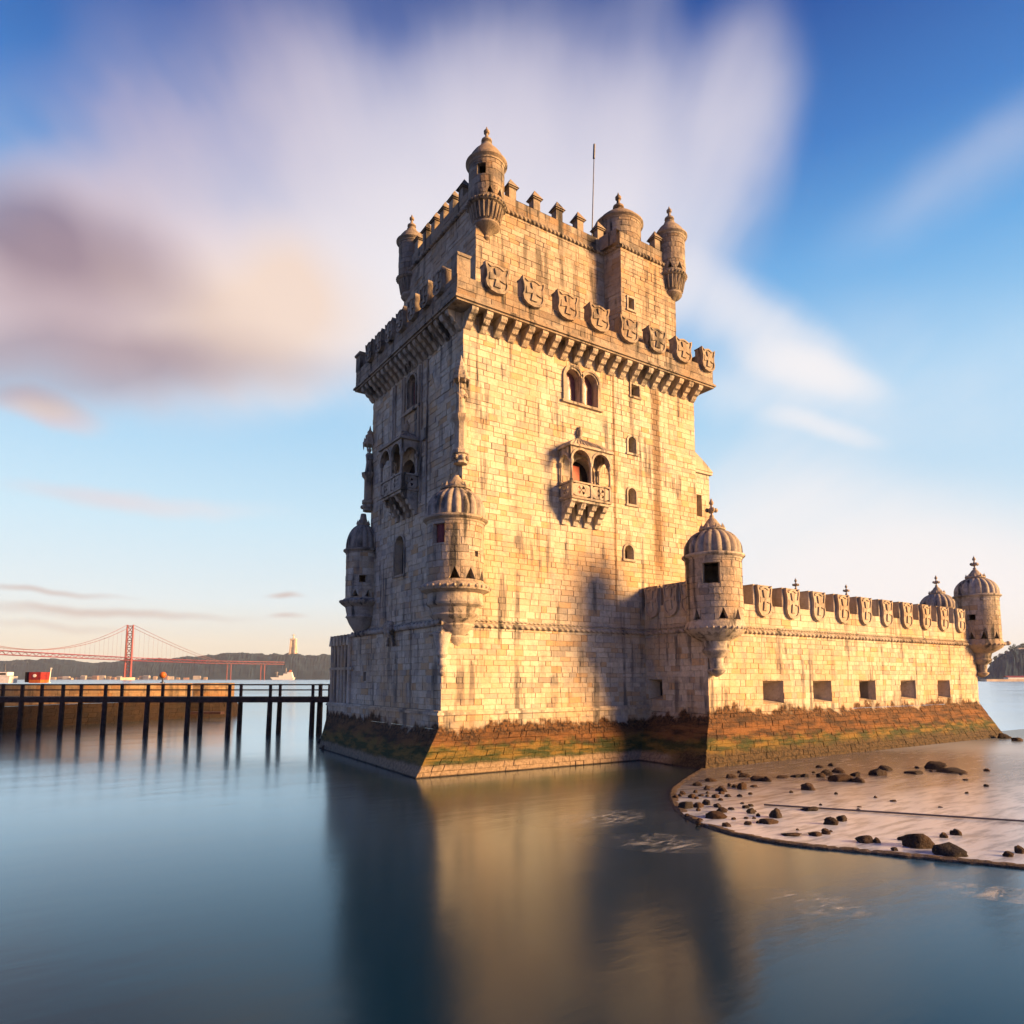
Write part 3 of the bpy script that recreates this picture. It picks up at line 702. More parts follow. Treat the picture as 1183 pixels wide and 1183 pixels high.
# upper storey
UX0, UX1, UY0, UY1, UZ = 2.95, 19.15, 1.6, 12.0, 34.95
mb = MB()
masonry(mb, fquad((UX0, UY0, 26.3), (13.6, UY0, 26.3), (UX0, UY0, UZ), (13.6, UY0, UZ), (0, -1, 0)))
masonry(mb, fquad((UX0, UY0, 26.3), (UX0, UY1, 26.3), (UX0, UY0, UZ), (UX0, UY1, UZ), (-1, 0, 0)), rough=.03)
fU = fquad((13.75, .1, 26.3), (UX1, .1, 26.3), (13.75, .1, UZ), (UX1, .1, UZ), (0, -1, 0)); hU = [(.62, 1.12, 30.5-26.3, 31.3-26.3, 'rect', .5)]
masonry(mb, fU, hU); masonry(mb, fquad((13.5, UY0, 26.3), (13.75, .1, 26.3), (13.5, UY0, UZ), (13.75, .1, UZ), (-1, 0, 0)))
masonry(mb, fquad((UX1, .1, 26.3), (UX1, UY1, 26.3), (UX1, .1, UZ), (UX1, UY1, UZ), (1, 0, 0)), rowh=(.6, .8), blen=(1, 2))
masonry(mb, fquad((UX0, UY1, 26.3), (UX1, UY1, 26.3), (UX0, UY1, UZ), (UX1, UY1, UZ), (0, 1, 0)), rowh=(.6, .8), blen=(1, 2))
mb.box(UX0+.1, UX1-.1, UY0+.1, UY1-.1, 34.6, 34.9)
mb.build('top_storey_wall', stone_mat('upper_ashlar', (.35, .28, .205), (.45, .375, .285), (.37, .23, .11), (.20, .175, .14), weather=.6), tower)
pane(fU, hU[0], mat_=DARK, dep=.45)
mb = MB()
def band(mb, z, r):
    mb.rope((UX0-.06, UY0-.06, z), (13.6, UY0-.06, z), r, .34); mb.rope((13.75, .04, z), (UX1+.06, .04, z), r, .34)
    mb.rope((UX0-.06, UY0-.06, z), (UX0-.06, UY1, z), r, .34); mb.rope((13.45, UY0, z), (13.7, .04, z), r, .34); mb.rope((UX1+.06, .04, z), (UX1+.06, UY1, z), r, .34)
band(mb, UZ, .14)
mb.build('rope_moulding', AGED, tower)
mb = MB()
for (a, b) in (((UX0, UY0), (13.6, UY0)), ((13.5, UY0), (13.75, .1)), ((13.75, .1), (UX1, .1)), ((UX1, .1), (UX1, UY1)), ((UX1, UY1), (UX0, UY1)), ((UX0, UY0), (UX0, UY1))):
    a3 = Vector((a[0], a[1], UZ+.06)); b3 = Vector((b[0], b[1], UZ+.06)); upv = Vector((0, 0, 1.0)); d = (b3-a3).normalized()
    outv = Vector((d.y, -d.x, 0)); c_ = Vector((11, 6.5, 0))
    if outv.dot((a3+b3)/2-c_) < 0: outv = -outv
    masonry(mb, fquad(a3, b3, a3+upv, b3+upv, outv), rowh=(.45, .5), blen=(.9, 1.8))
    i = -outv*.45
    mb.quad(a3+upv, b3+upv, b3+upv+i, a3+upv+i); mb.quad(a3+i, b3+i, b3+upv+i, a3+upv+i)
mb.build('parapet', AGED, tower)
def pyr(org, par):
    mb = MB(); mb.box(-.27, .27, -.27, .27, 0, .80); mb.box(-.36, .36, -.36, .36, .80, .88)
    a = [mb.P(p) for p in ((-.43, -.43, .88), (.43, -.43, .88), (.43, .43, .88), (-.43, .43, .88), (0, 0, 1.62))]
    for q in ((0, 1, 4), (1, 2, 4), (2, 3, 4), (3, 0, 4)): mb.F([a[k] for k in q], (.5, .3, .3))
    return mb.build('merlon', AGED, par, org=org)
p0 = pyr((5.75, 1.9, 35.98), tower)
for x in (7.7, 9.6, 11.45, 13.3): dup(p0, tower, (x, 1.9, 35.98))
dup(p0, tower, (17.45, .4, 35.98))
for y in (3.6, 4.9, 6.2, 7.5, 8.8, 10.1): dup(p0, tower, (UX0+.3, y, 35.98))
for x in (5.5, 7.5, 9.5, 11.5, 13.5, 15.5, 17.5): dup(p0, tower, (x, UY1-.3, 35.98))

# turrets --------------------------------------------------------------
def faz(px, frac=0.0):
    return AZ-math.atan((px-CX)/FPX)+math.pi+math.asin(frac)
def turret(parent, cx, cy, r, zb, zc, dome, fin, cup, holes=(), ribs=18, material=CARVED, lab=None, drum=CARVED):
    """dome: [(radius, z)], fin: finial kind, cup: profile below zb"""
    a0 = AZ+.35
    fm = fcyl(cx, cy, r, zb, zc, a0, a0+2*math.pi); hh = []
    for (az, w, z0, z1, kind) in holes:
        u = ((az-a0) % (2*math.pi))*r; hh.append((u-w/2, u+w/2, z0-zb, z1-zb, kind, .3))
    mb = MB(); masonry(mb, fm, hh, seg=.3, blen=(.5, 1.0), rowh=(.36, .46))
    mb.lathe([(r-.3, zb+.02), (r-.3, zc-.02)], cx, cy, 24) if not hh else None
    tr = mb.build('turret', drum, parent)
    if lab: tr['label'] = lab
    mb = MB(); rc_ = dome[0][0]
    mb.lathe([(r-.2, zc-.22), (r+.03, zc-.20), (r+.05, zc-.1), (rc_+.06, zc-.06), (rc_+.15, zc+.02), (rc_+.15, zc+.11), (rc_+.03, zc+.17), (rc_-.1, zc+.2)], cx, cy, 40); mb.build('cornice', material, tr)
    mb = MB(); mb.lathe([(q[0], q[1]) for q in dome], cx, cy, ribs*6 if ribs else 32, lobes=(ribs, .09) if ribs else None); mb.build('dome', DOME if ribs else material, tr)
    mb = MB(); zt = dome[-1][1]; rt = dome[-1][0]
    if fin == 'crown':
        mb.lathe([(rt*.9, zt-.08), (rt*1.12, zt-.05), (rt*1.15, zt+.05), (rt*.95, zt+.1), (rt*.8, zt+.22), (rt*.55, zt+.45), (rt*.34, zt+.66), (rt*.2, zt+.74), (rt*.2, zt+.86), (.13, zt+.9)], cx, cy, 20)
        for k in range(9):
            a = 2*math.pi*k/9; b = (cx+rt*1.02*math.cos(a), cy+rt*1.02*math.sin(a), zt+.02); mb.bar(b, (cx+rt*.98*math.cos(a), cy+rt*.98*math.sin(a), zt+.34), .11, 5, .01)
        z = zt+.9; mb.bar((cx, cy, z-.1), (cx, cy, z+1.0), .07, 6)
        mb.ball((cx, cy, z+.32), .2, 6)
        for k in range(4):
            a = AZ+math.pi/4*0+k*math.pi/2; mb.ball((cx+.26*math.cos(a), cy+.26*math.sin(a), z+.32), .14, 6)
        mb.ball((cx, cy, z+.78), .15, 6); mb.bar((cx, cy, z+.85), (cx, cy, z+1.1), .05, 6, .01)
    elif fin == 'broken':
        mb.lathe([(rt*.9, zt-.08), (rt*1.12, zt-.05), (rt*1.15, zt+.05), (rt*.95, zt+.1), (rt*.62, zt+.42), (.2, zt+.72), (.18, zt+.8)], cx, cy, 20)
        for k in range(9):
            a = 2*math.pi*k/9; mb.bar((cx+rt*1.02*math.cos(a), cy+rt*1.02*math.sin(a), zt+.02), (cx+rt*.98*math.cos(a), cy+rt*.98*math.sin(a), zt+.34), .11, 5, .01)
    else:
        s_ = fin
        mb.lathe([(.44*s_, zt-.05), (.46*s_, zt+.08*s_), (.30*s_, zt+.16*s_), (.26*s_, zt+.26*s_), (.42*s_, zt+.36*s_), (.40*s_, zt+.5*s_), (.2*s_, zt+.62*s_), (.14*s_, zt+.78*s_), (.11*s_, zt+1.0*s_), (.22*s_, zt+1.08*s_), (.23*s_, zt+1.25*s_), (.1*s_, zt+1.4*s_), (.02, zt+1.62*s_)], cx, cy, 16)
    mb.build('finial', material, tr)
    mb = MB(); mb.lathe(cup, cx, cy, 36)
    if not ribs:
        for k in range(22): a = 2*math.pi*k/22; mb.bar((cx+.76*r*math.cos(a), cy+.76*r*math.sin(a), zb-1.25), (cx+.94*r*math.cos(a), cy+.94*r*math.sin(a), zb-.32), .055, 5)
    zr = cup[-1][1]
    # bead course on the widest ring
    wr = max(q[0] for q in cup)
    for k in range(30): a = 2*math.pi*k/30; zz = [q[1] for q in cup if q[0] == wr][0]; mb.ball((cx+(wr-.02)*math.cos(a), cy+(wr-.02)*math.sin(a), zz), .09, 4)
    mb.build('corbel_cup', material, tr)
    return tr
def ribdome(r, z0, z1, rt, n=9):
    out = []
    for i in range(n+1):
        a = math.pi/2*i/n; out.append((max(rt, r*math.cos(a*.93)), z0+(z1-z0)*math.sin(a)))
    return out
# big one on the near lower corner
fx, fy = .98, .30
turret(tower, fx, fy, 1.60, 10.2, 13.72, [(1.68, 13.85), (1.70, 14.1)]+ribdome(1.70, 14.2, 15.6, .78)[1:], 'broken',
       [(.04, 6.5), (.25, 6.7), (.55, 7.1), (.62, 7.25), (.55, 7.35), (.92, 7.75), (1.0, 7.9), (.92, 8.0), (1.28, 8.3), (1.38, 8.45), (1.26, 8.55), (1.36, 8.85), (1.56, 9.0), (1.6, 9.12), (1.54, 9.25), (1.54, 9.62), (1.9, 9.78), (1.98, 9.95), (1.88, 10.1), (1.62, 10.24)],
       [(faz(525, -.58), .8, 12.3, 13.35, 'rect'), (faz(525, -.02), .62, 10.35, 10.98, 'tri'), (faz(525, .52), .62, 10.35, 10.98, 'tri'), (faz(525, .92), .6, 10.35, 10.98, 'tri'), (faz(525, .72), .22, 11.6, 11.9, 'rect')], ribs=20, lab='large ribbed turret on the near lower corner')
mb = MB(); mb.M = Matrix.Translation((fx, fy, 0))
A_ = faz(525, -.6); 
c_ = Vector((math.cos(A_), math.sin(A_), 0))*1.08; mb.bar((c_.x, c_.y, 12.3), (c_.x, c_.y, 13.45), .36, 12); mb.build('shutter', plain('maroon_shutter', (.14, .02, .02), .6), tower)
# its twin at the far corner
turret(tower, .75, 13.45, 1.15, 10.6, 14.0, ribdome(1.2, 14.2, 16.0, .4), 'broken',
       [(.1, 7.9), (.5, 8.3), (.82, 8.8), (1.0, 9.2), (1.1, 9.3), (1.0, 9.45), (1.12, 10.0), (1.45, 10.25), (1.5, 10.4), (1.2, 10.62)],
       [(faz(414, .05), .5, 11.7, 12.2, 'rect'), (faz(414, -.4), .5, 10.7, 11.2, 'tri'), (faz(414, .4), .5, 10.7, 11.2, 'tri')], ribs=16, drum=STONE)
cup_top = lambda r, zb: [(.06*r, zb-2.35), (.22*r, zb-2.2), (.16*r, zb-2.05), (.30*r, zb-1.9), (.45*r, zb-1.74), (.68*r, zb-1.62), (.78*r, zb-1.5), (.76*r, zb-1.38), (.64*r, zb-1.32), (.70*r, zb-1.2), (.94*r, zb-.32), (1.08*r, zb-.26), (1.14*r, zb-.14), (1.08*r, zb-.02), (1.0*r, zb+.04)]
def smooth_dome(r, z0, h): return [(r, z0), (r*.97, z0+h*.12), (r*.86, z0+h*.38), (r*.68, z0+h*.62), (r*.46, z0+h*.84), (r*.3, z0+h)]
turret(tower, 3.75, 1.65, 1.14, 34.7, 37.4, smooth_dome(1.18, 37.5, 1.3), .84, cup_top(1.1, 34.7), [(faz(565, -.28), .56, 36.1, 36.8, 'rect'), (faz(565, .2), .46, 34.85, 35.35, 'tri'), (faz(565, .75), .46, 34.85, 35.35, 'tri')], ribs=0, material=AGED, drum=AGED, lab='plain round turret on the near top corner')
turret(tower, 3.3, 11.6, .94, 34.7, 37.5, smooth_dome(.98, 37.6, 1.0), .78, cup_top(.92, 34.7), [(faz(475, .5), .4, 34.85, 35.3, 'tri')], ribs=0, material=AGED, drum=AGED)
turret(tower, 19.0, .35, 1.08, 34.5, 37.5, smooth_dome(1.12, 37.6, 1.15), .85, cup_top(1.0, 34.5), [(faz(770, -.05), .44, 34.65, 35.15, 'tri'), (faz(770, .6), .44, 34.65, 35.15, 'tri')], ribs=0, material=AGED, drum=AGED)
turret(tower, 18.9, 11.6, 1.05, 35.0, 37.6, smooth_dome(1.15, 37.7, .9), .85, cup_top(1.05, 35.0), [], ribs=0, material=AGED, drum=AGED)
turret(tower, 15.75, 2.35, 1.62, 34.9, 38.3, smooth_dome(1.66, 38.4, 1.1), 1.0, [(1.5, 34.6), (1.62, 34.95)], [], ribs=0, material=AGED, drum=AGED, lab='widest top turret over the stair, right of the flagpole')
# flag mast
mb = MB(); mb.bar((15.0, 4.7, 34.9), (15.4, 4.55, 46.2), .06, 8, .035); mb.bar((15.36, 4.57, 45.2), (15.41, 4.55, 46.4), .09, 6); mb.build('lightning_mast', METAL, tower)

# corner pilasters carrying statues
def corner_pilaster(cx, cy, flip=0):
    mb = MB()
    mb.lathe([(.42, 17.0), (.40, 17.5), (.50, 17.55), (.50, 17.75), (.36, 17.85), (.36, 19.35), (.42, 19.45), (.55, 19.6), (.58, 19.8), (.3, 19.85)], cx, cy, 8, smooth=False)
    for k in range(7): a = 2*math.pi*k/7; mb.ball((cx+.42*math.cos(a), cy+.42*math.sin(a), 17.3), .16, 5)
    pil = mb.build('pilaster', CARVED, tower)
    mb = MB()   # robed saint
    mb.lathe([(.30, 19.85), (.30, 19.95), (.26, 20.2), (.22, 20.6), (.25, 20.95), (.28, 21.15), (.20, 21.28), (.08, 21.33), (.08, 21.40)], cx-.05, cy-.08, 12)
    mb.ball((cx-.05, cy-.1, 21.53), .15, 7, 1.2)
    mb.bar((cx-.28, cy-.1, 21.1), (cx-.22, cy-.32, 20.75), .075, 6); mb.bar((cx-.22, cy-.32, 20.75), (cx-.02, cy-.38, 20.85), .06, 6); mb.bar((cx+.18, cy-.2, 21.1), (cx+.2, cy-.36, 20.8), .075, 6); mb.bar((cx+.2, cy-.36, 20.8), (cx, cy-.38, 20.92), .06, 6)
    mb.bar((cx-.3, cy-.34, 19.9), (cx-.3, cy-.34, 21.6), .025, 5)
    mb.build('statue', CARVED, pil)
    mb = MB(); mb.lathe([(.30, 21.85), (.52, 21.9), (.55, 22.05), (.42, 22.15), (.46, 22.3), (.34, 22.4), (.36, 22.6), (.20, 22.75), (.22, 22.9), (.1, 23.05), (.02, 23.4)], cx, cy, 8, smooth=False)
    for k in range(8):
        a = 2*math.pi*k/8; mb.bar((cx+.48*math.cos(a), cy+.48*math.sin(a), 21.95), (cx+.48*math.cos(a), cy+.48*math.sin(a), 21.62), .07, 5, .02); mb.bar((cx+.45*math.cos(a), cy+.45*math.sin(a), 22.0), (cx+.42*math.cos(a), cy+.42*math.sin(a), 22.45), .07, 5, .01)
    mb.build('canopy', CARVED, pil)
corner_pilaster(1.05, -.05); corner_pilaster(1.05, 13.3)

# balconies
def balcony(M, n_side=1):
    """local frame: x across (0 = centre), -y out of the wall, z height above the balcony floor"""
    def mk(): b = MB(); b.M = M; return b
    p, hw = 1.15, 1.55
    mb = mk()
    mb.box(-hw-.06, hw+.06, -p-.08, 0, -.12, .02); mb.box(-hw+.02, hw-.02, -p+.02, 0, -.28, -.122)
    bal = mb.build('balcony', CARVED, tower)
    for k in range(4):
        mb = mk(); x = -hw+.22+k*(2*hw-.44)/3
        prof = [(0, -1.55), (-.14, -1.55), (-.2, -1.3), (-.38, -1.22), (-.45, -.98), (-.62, -.92), (-.7, -.66), (-.88, -.6), (-1.0, -.36), (-1.08, -.285), (0, -.285)]
        mb.slab(prof, x-.17, x+.17, 'x', (.8, .3, .2)); mb.build('bracket', CARVED, bal)
    mb = mk()      # pierced parapet: two front panels, one each side
    def rosette(bx, cx_, zc, w, hgt, fx_):
        # fx_(a, z, t): a across, t thickness outwards
        n = 16; ro = min(w, hgt)*.40
        ring = [(ro*math.cos(2*math.pi*k/n), ro*math.sin(2*math.pi*k/n)) for k in range(n)]
        sq = []
        for (a, b) in ring:
            s_ = max(abs(a)/(w/2), abs(b)/(hgt/2)); sq.append((a/s_, b/s_))
        for k in range(n):
            k2 = (k+1) % n
            for t_ in (0, .1): bx.quad(fx_(cx_+ring[k][0], zc+ring[k][1], t_), fx_(cx_+ring[k2][0], zc+ring[k2][1], t_), fx_(cx_+sq[k2][0], zc+sq[k2][1], t_), fx_(cx_+sq[k][0], zc+sq[k][1], t_), (.6, .3, .3))
            bx.quad(fx_(cx_+ring[k][0], zc+ring[k][1], 0), fx_(cx_+ring[k2][0], zc+ring[k2][1], 0), fx_(cx_+ring[k2][0], zc+ring[k2][1], .1), fx_(cx_+ring[k][0], zc+ring[k][1], .1), (.6, .3, .3))
        for q in range(4):
            a = q*math.pi/2; c_, s_ = math.cos(a), math.sin(a)
            pts = [(0, -.03), (ro*1.02, -.13), (ro*1.02, .13), (0, .03)]
            for t_ in (.02, .085): bx.F([bx.P(fx_(cx_+x*c_-y*s_, zc+x*s_+y*c_, t_)) for x, y in pts], (.6, .3, .3))
            for i in range(4):
                a_, b_ = pts[i], pts[(i+1) % 4]
                bx.F([bx.P(fx_(cx_+x*c_-y*s_, zc+x*s_+y*c_, t_)) for (x, y), t_ in ((a_, .02), (b_, .02), (b_, .085), (a_, .085))], (.6, .3, .3))
    rosette(mb, -hw/2, .46, hw-.16, .78, lambda a, z, t_: (a, -p-.02+t_, z)); rosette(mb, hw/2, .46, hw-.16, .78, lambda a, z, t_: (a, -p-.02+t_, z))
    rosette(mb, -p/2, .46, p-.1, .78, lambda a, z, t_: (-hw-.02+t_, a, z)); rosette(mb, -p/2, .46, p-.1, .78, lambda a, z, t_: (hw+.02-t_, a, z))
    for x in (-hw, 0, hw): mb.box(x-.08, x+.08, -p-.07, -p+.10, .02, .88)
    mb.box(-hw-.1, hw+.1, -p-.09, -p+.13, .86, .96); mb.box(-hw-.1, -hw+.12, -p+.132, 0, .86, .96); mb.box(hw-.12, hw+.1, -p+.132, 0, .86, .96)
    mb.build('railing', CARVED, bal)
    for (x, y) in ((-hw, -p), (0, -p), (hw, -p), (-hw, -.12), (hw, -.12)):
        mb = mk(); mb.lathe([(.12, .97), (.12, 1.05), (.075, 1.1), (.075, 2.0), (.12, 2.06), (.15, 2.2), (.15, 2.28)], x, y, 12); mb.build('column', CARVED, bal)
    mb = mk()      # arcade
    def arch(bx, a0, a1, f_):
        r = (a1-a0)/2-.12; c_ = (a0+a1)/2; zs = 2.26; zt = 3.12
        P_ = [(c_-r*math.cos(math.pi*i/10), zs+r*math.sin(math.pi*i/10)) for i in range(11)]
        for t_ in (0, .16):
            for i in range(10): bx.quad(f_(P_[i][0], P_[i][1], t_), f_(P_[i+1][0], P_[i+1][1], t_), f_(P_[i+1][0], zt, t_), f_(P_[i][0], zt, t_), (.65, .3, .3))
            bx.quad(f_(a0, zs, t_), f_(P_[0][0], zs, t_), f_(P_[0][0], zt, t_), f_(a0, zt, t_)); bx.quad(f_(P_[10][0], zs, t_), f_(a1, zs, t_), f_(a1, zt, t_), f_(P_[10][0], zt, t_))
        for i in range(10): bx.quad(f_(P_[i][0], P_[i][1], 0), f_(P_[i+1][0], P_[i+1][1], 0), f_(P_[i+1][0], P_[i+1][1], .16), f_(P_[i][0], P_[i][1], .16))
        for i in range(10):
            Q = [(c_-(r+.14)*math.cos(math.pi*j/10), zs+(r+.14)*math.sin(math.pi*j/10)) for j in (i, i+1)]
            bx.quad(f_(P_[i][0], P_[i][1], -.06), f_(P_[i+1][0], P_[i+1][1], -.06), f_(Q[1][0], Q[1][1], -.06), f_(Q[0][0], Q[0][1], -.06)); bx.quad(f_(Q[0][0], Q[0][1], -.06), f_(Q[1][0], Q[1][1], -.06), f_(Q[1][0], Q[1][1], 0), f_(Q[0][0], Q[0][1], 0)); bx.quad(f_(P_[i][0], P_[i][1], -.06), f_(P_[i+1][0], P_[i+1][1], -.06), f_(P_[i+1][0], P_[i+1][1], 0), f_(P_[i][0], P_[i][1], 0))
    arch(mb, -hw-.08, 0, lambda a, z, t_: (a, -p-.06+t_, z)); arch(mb, 0, hw+.08, lambda a, z, t_: (a, -p-.06+t_, z))
    arch(mb, -p+.1, 0, lambda a, z, t_: (-hw-.06+t_, a, z)); arch(mb, -p+.1, 0, lambda a, z, t_: (hw+.06-t_, a, z))
    mb.build('arcade', CARVED, bal)
    mb = mk()      # ribbed hipped canopy
    e = .14; ez = 3.12
    mb.box(-hw-e-.06, hw+e+.06, -p-e-.06, 0, ez, ez+.14); 
    n = 22; ap = (0, -.05)
    top = 4.18
    ring = []
    base = [(-hw-e, 0), (-hw-e, -p-e), (hw+e, -p-e), (hw+e, 0)]
    seg = []
    for i in range(3):
        a, b = base[i], base[i+1]; k = (5, 12, 5)[i]
        for j in range(k): seg.append((a[0]+(b[0]-a[0])*j/k, a[1]+(b[1]-a[1])*j/k))
    seg.append(base[3])
    def prof(pt, s_): return (pt[0]*(1-s_)+ap[0]*s_, pt[1]*(1-s_)+ap[1]*s_, ez+.14+(top-ez-.14)*(s_**.8))
    for a, b in zip(seg[:-1], seg[1:]):
        for s0, s1 in ((0, .35), (.35, .7), (.7, .95)): mb.quad(prof(a, s0), prof(b, s0), prof(b, s1), prof(a, s1), (.5, .3, .4))
    for a in seg:
        for s0, s1 in ((0, .35), (.35, .7), (.7, .95)): mb.bar(prof(a, s0), prof(a, s1), .055*(1-s0*.6), 5)
    mb.lathe([(.2, top-.1), (.22, top), (.12, top+.1), (.22, top+.3), (.2, top+.5), (.08, top+.62), (.12, top+.7), (.02, top+.82)], 0, -.12, 10)
    mb.build('canopy', CARVED, bal)
    return bal
B1 = balcony(Matrix.Translation((9.72, 0, 16.02)))
mb = MB(); mb.box(9.2, 10.0, .3, .38, 16.1, 18.5); mb.build('shutter', REDWOOD, B1)
B2 = balcony(Matrix.Translation((1.2, 7.15, 16.85)) @ Matrix.Rotation(rad(-90), 4, 'Z'))

# box oriel on the right flank
mb = MB()
fO = fquad((X1, .35, 14.9), (22.55, .35, 14.9), (X1, .35, 20.1), (22.55, .35, 20.1), (0, -1, 0)); hO = [(.12, .95, 1.75, 3.35, 'rect', .45)]
masonry(mb, fO, [(.12, .95, 1.9, 3.5, 'rect', .45), (1.2, 1.85, 0, 1.2)], rowh=(.35, .45))
masonry(mb, fquad((22.55, .35, 16.2), (22.55, 2.9, 16.2), (22.55, .35, 20.1), (22.55, 2.9, 20.1), (1, 0, 0)))
masonry(mb, fquad((X1, 2.9, 14.9), (22.55, 2.9, 14.9), (X1, 2.9, 20.1), (22.55, 2.9, 20.1), (0, 1, 0)))
mb.box(X1, 22.75, .2, 3.0, 20.05, 20.25)
mb.slab([(X1, 20.25), (22.8, 20.25), (21.9, 20.9), (X1, 21.6)], .15, 3.05)
mb.slab([(X1, 13.8), (21.2, 14.2), (21.9, 15.2), (22.4, 16.2), (X1, 16.2)], .40, .9); mb.slab([(X1, 13.8), (21.2, 14.2), (21.9, 15.2), (22.4, 16.2), (X1, 16.2)], 2.2, 2.8)
mb.build('oriel', STONE, tower)

# ------------------------------------------------------------------ THE BASTION
bast = thing('bastion', 'low limestone bastion with gun openings and a row of shield merlons beside the tower', 'fort', (36, 3, 0))
BY, BX = -5.2, 15.2
HEX = [(BX, BY), (50.6, BY), (60.4, 2.2), (59.5, 11.6), (20.7, 12.4)]
mb = MB()
EM = [(a-BX, b-BX, 3.42-2.9, 4.86-2.9, 'rect', 1.3, .35) for a, b in ((20.4, 22.5), (25.85, 28.0), (31.6, 33.75), (37.4, 39.7), (43.3, 45.4))]
fB = fquad((BX, BY, 2.9), (50.6, BY, 2.9), (BX, BY, 7.95), (50.6, BY, 7.95), (0, -1, 0))
masonry(mb, fB, EM)
fB2 = fquad((BX, BY, 2.9), (BX, 0, 2.9), (BX, BY, 7.95), (BX, 0, 7.95), (-1, 0, 0)); E2 = [(3.72, 4.92, .8, 2.05, 'rect', .9, .3)]
masonry(mb, fB2, E2, rough=.035)
masonry(mb, fquad((50.6, BY, 2.9), (60.4, 2.2, 2.9), (50.6, BY, 7.95), (60.4, 2.2, 7.95), (1, -1, 0)), rowh=(.5, .6))
masonry(mb, fquad((60.4, 2.2, 2.9), (59.5, 11.6, 2.9), (60.4, 2.2, 7.95), (59.5, 11.6, 7.95), (1, 0, 0)), rowh=(.6, .8), blen=(1, 2))
masonry(mb, fquad((20.7, 12.4, 0), (59.5, 11.6, 0), (20.7, 12.4, 7.95), (59.5, 11.6, 7.95), (0, 1, 0)), rowh=(.6, .8), blen=(1, 2))
# battered foot
masonry(mb, fquad((12.72, -6.9, 0), (50.9, -6.95, 0), (BX, BY, 2.9), (50.6, BY, 2.9), (0, -1, .3)), rowh=(.3, .48), rough=.025)
masonry(mb, fquad((12.72, -6.9, 0), (13.0, -.9, 0), (BX, BY, 2.9), (BX, -.1, 2.9), (-1, 0, .3)), rowh=(.32, .46), rough=.05)
masonry(mb, fquad((50.9, -6.95, 0), (61.5, 1.5, 0), (50.6, BY, 2.9), (60.4, 2.2, 2.9), (1, -1, .3)), rowh=(.3, .48), rough=.025)
mb.quad((12.3, -7.2, -.5), (51.1, -7.2, -.5), (50.9, -6.95, 0), (12.72, -6.9, 0)); mb.quad((12.3, -7.2, -.5), (12.6, -.9, -.5), (13.0, -.9, 0), (12.72, -6.9, 0))
mb.build('wall', STONE, bast)
mb = MB()
for h in EM: 
    pts = outline(h); cu = (h[0]+h[1])/2; cv = (h[2]+h[3])/2
    mb.F([mb.P(fB[0](cu+(a-cu)*.66, cv+(b-cv)*.66, -1.28)) for a, b in pts])
h = E2[0]; pts = outline(h); cu = (h[0]+h[1])/2; cv = (h[2]+h[3])/2
mb.F([mb.P(fB2[0](cu+(a-cu)*.72, cv+(b-cv)*.72, -.88)) for a, b in pts])
mb.build('gun_opening', DARK, bast)
mb = MB()
poly = [(x, y) for x, y in HEX]; c_ = Vector((36, 3))
mb.prism([(c_.x+(x-c_.x)*.99, c_.y+(y-c_.y)*.97) for x, y in poly], 7.6, 7.9); mb.build('terrace', QUAY, bast)
mb = MB()
for a, b in ((HEX[0], HEX[1]), (HEX[1], HEX[2]), (HEX[2], HEX[3])):
    mb.rope((a[0], a[1]-.04, 7.98), (b[0], b[1]-.04, 7.98), .16, .45, .09); mb.rope((a[0], a[1]-.04, 8.24), (b[0], b[1]-.04, 8.24), .07, .3, .09)
mb.rope((BX-.04, BY, 7.98), (BX-.04, -.1, 7.98), .16, .45); mb.rope((BX-.02, BY, 8.24), (BX-.02, -.1, 8.24), .07, .3)
mb.build('rope_moulding', CARVED, bast)
PZ0, PZ1 = 8.05, 9.72
mb = MB()
segs = [((BX, BY), (50.6, BY), (0, -1, 0)), ((BX, BY), (BX, 0), (-1, 0, 0)), ((50.6, BY), (60.4, 2.2), (1, -1, 0)), ((60.4, 2.2), (59.5, 11.6), (1, 0, 0)), ((20.7, 12.4), (59.5, 11.6), (0, 1, 0))]
for a, b, o_ in segs:
    A3 = Vector((a[0], a[1], PZ0)); B3 = Vector((b[0], b[1], PZ0)); U_ = Vector((0, 0, PZ1-PZ0))
    masonry(mb, fquad(A3, B3, A3+U_, B3+U_, o_), rowh=(.4, .45), blen=(.8, 1.5))
    i = -Vector(o_).normalized()*1.0
    mb.quad(A3+U_, B3+U_, B3+U_+i, A3+U_+i); mb.quad(A3+i, B3+i, B3+U_+i, A3+U_+i)
mb.build('parapet', STONE, bast)
MP = stone_mat('merlon_limestone', (.35, .29, .225), (.44, .38, .30), (.34, .22, .12), (.20, .18, .155), weather=.35, bump=.6)
bm0 = merlon((20.7, BY, PZ1), bast, 0, 1.9, 1.25, 1.05, .78, 1.5, MP, .14)
for k in range(1, 10): dup(bm0, bast, (20.7+3.02*k, BY, PZ1))
bm1 = merlon((BX, -.85, PZ1), bast, rad(-90), 1.3, 1.25, 1.05, .78, 1.2, MP, .14)
dup(bm1, bast, (BX, -2.5, PZ1), rad(-90)); dup(bm1, bast, (BX, -3.95, PZ1), rad(-90))
for k in range(4): dup(bm0, bast, (51.9+2.3*k, BY+1.0+1.75*k, PZ1), rad(37))
for k in range(3): dup(bm0, bast, (60.3-.3*k, 4.2+3*k, PZ1), rad(90))
for k in range(11): dup(bm0, bast, (24.5+3.2*k, 12.3-.066*k, PZ1), rad(180))
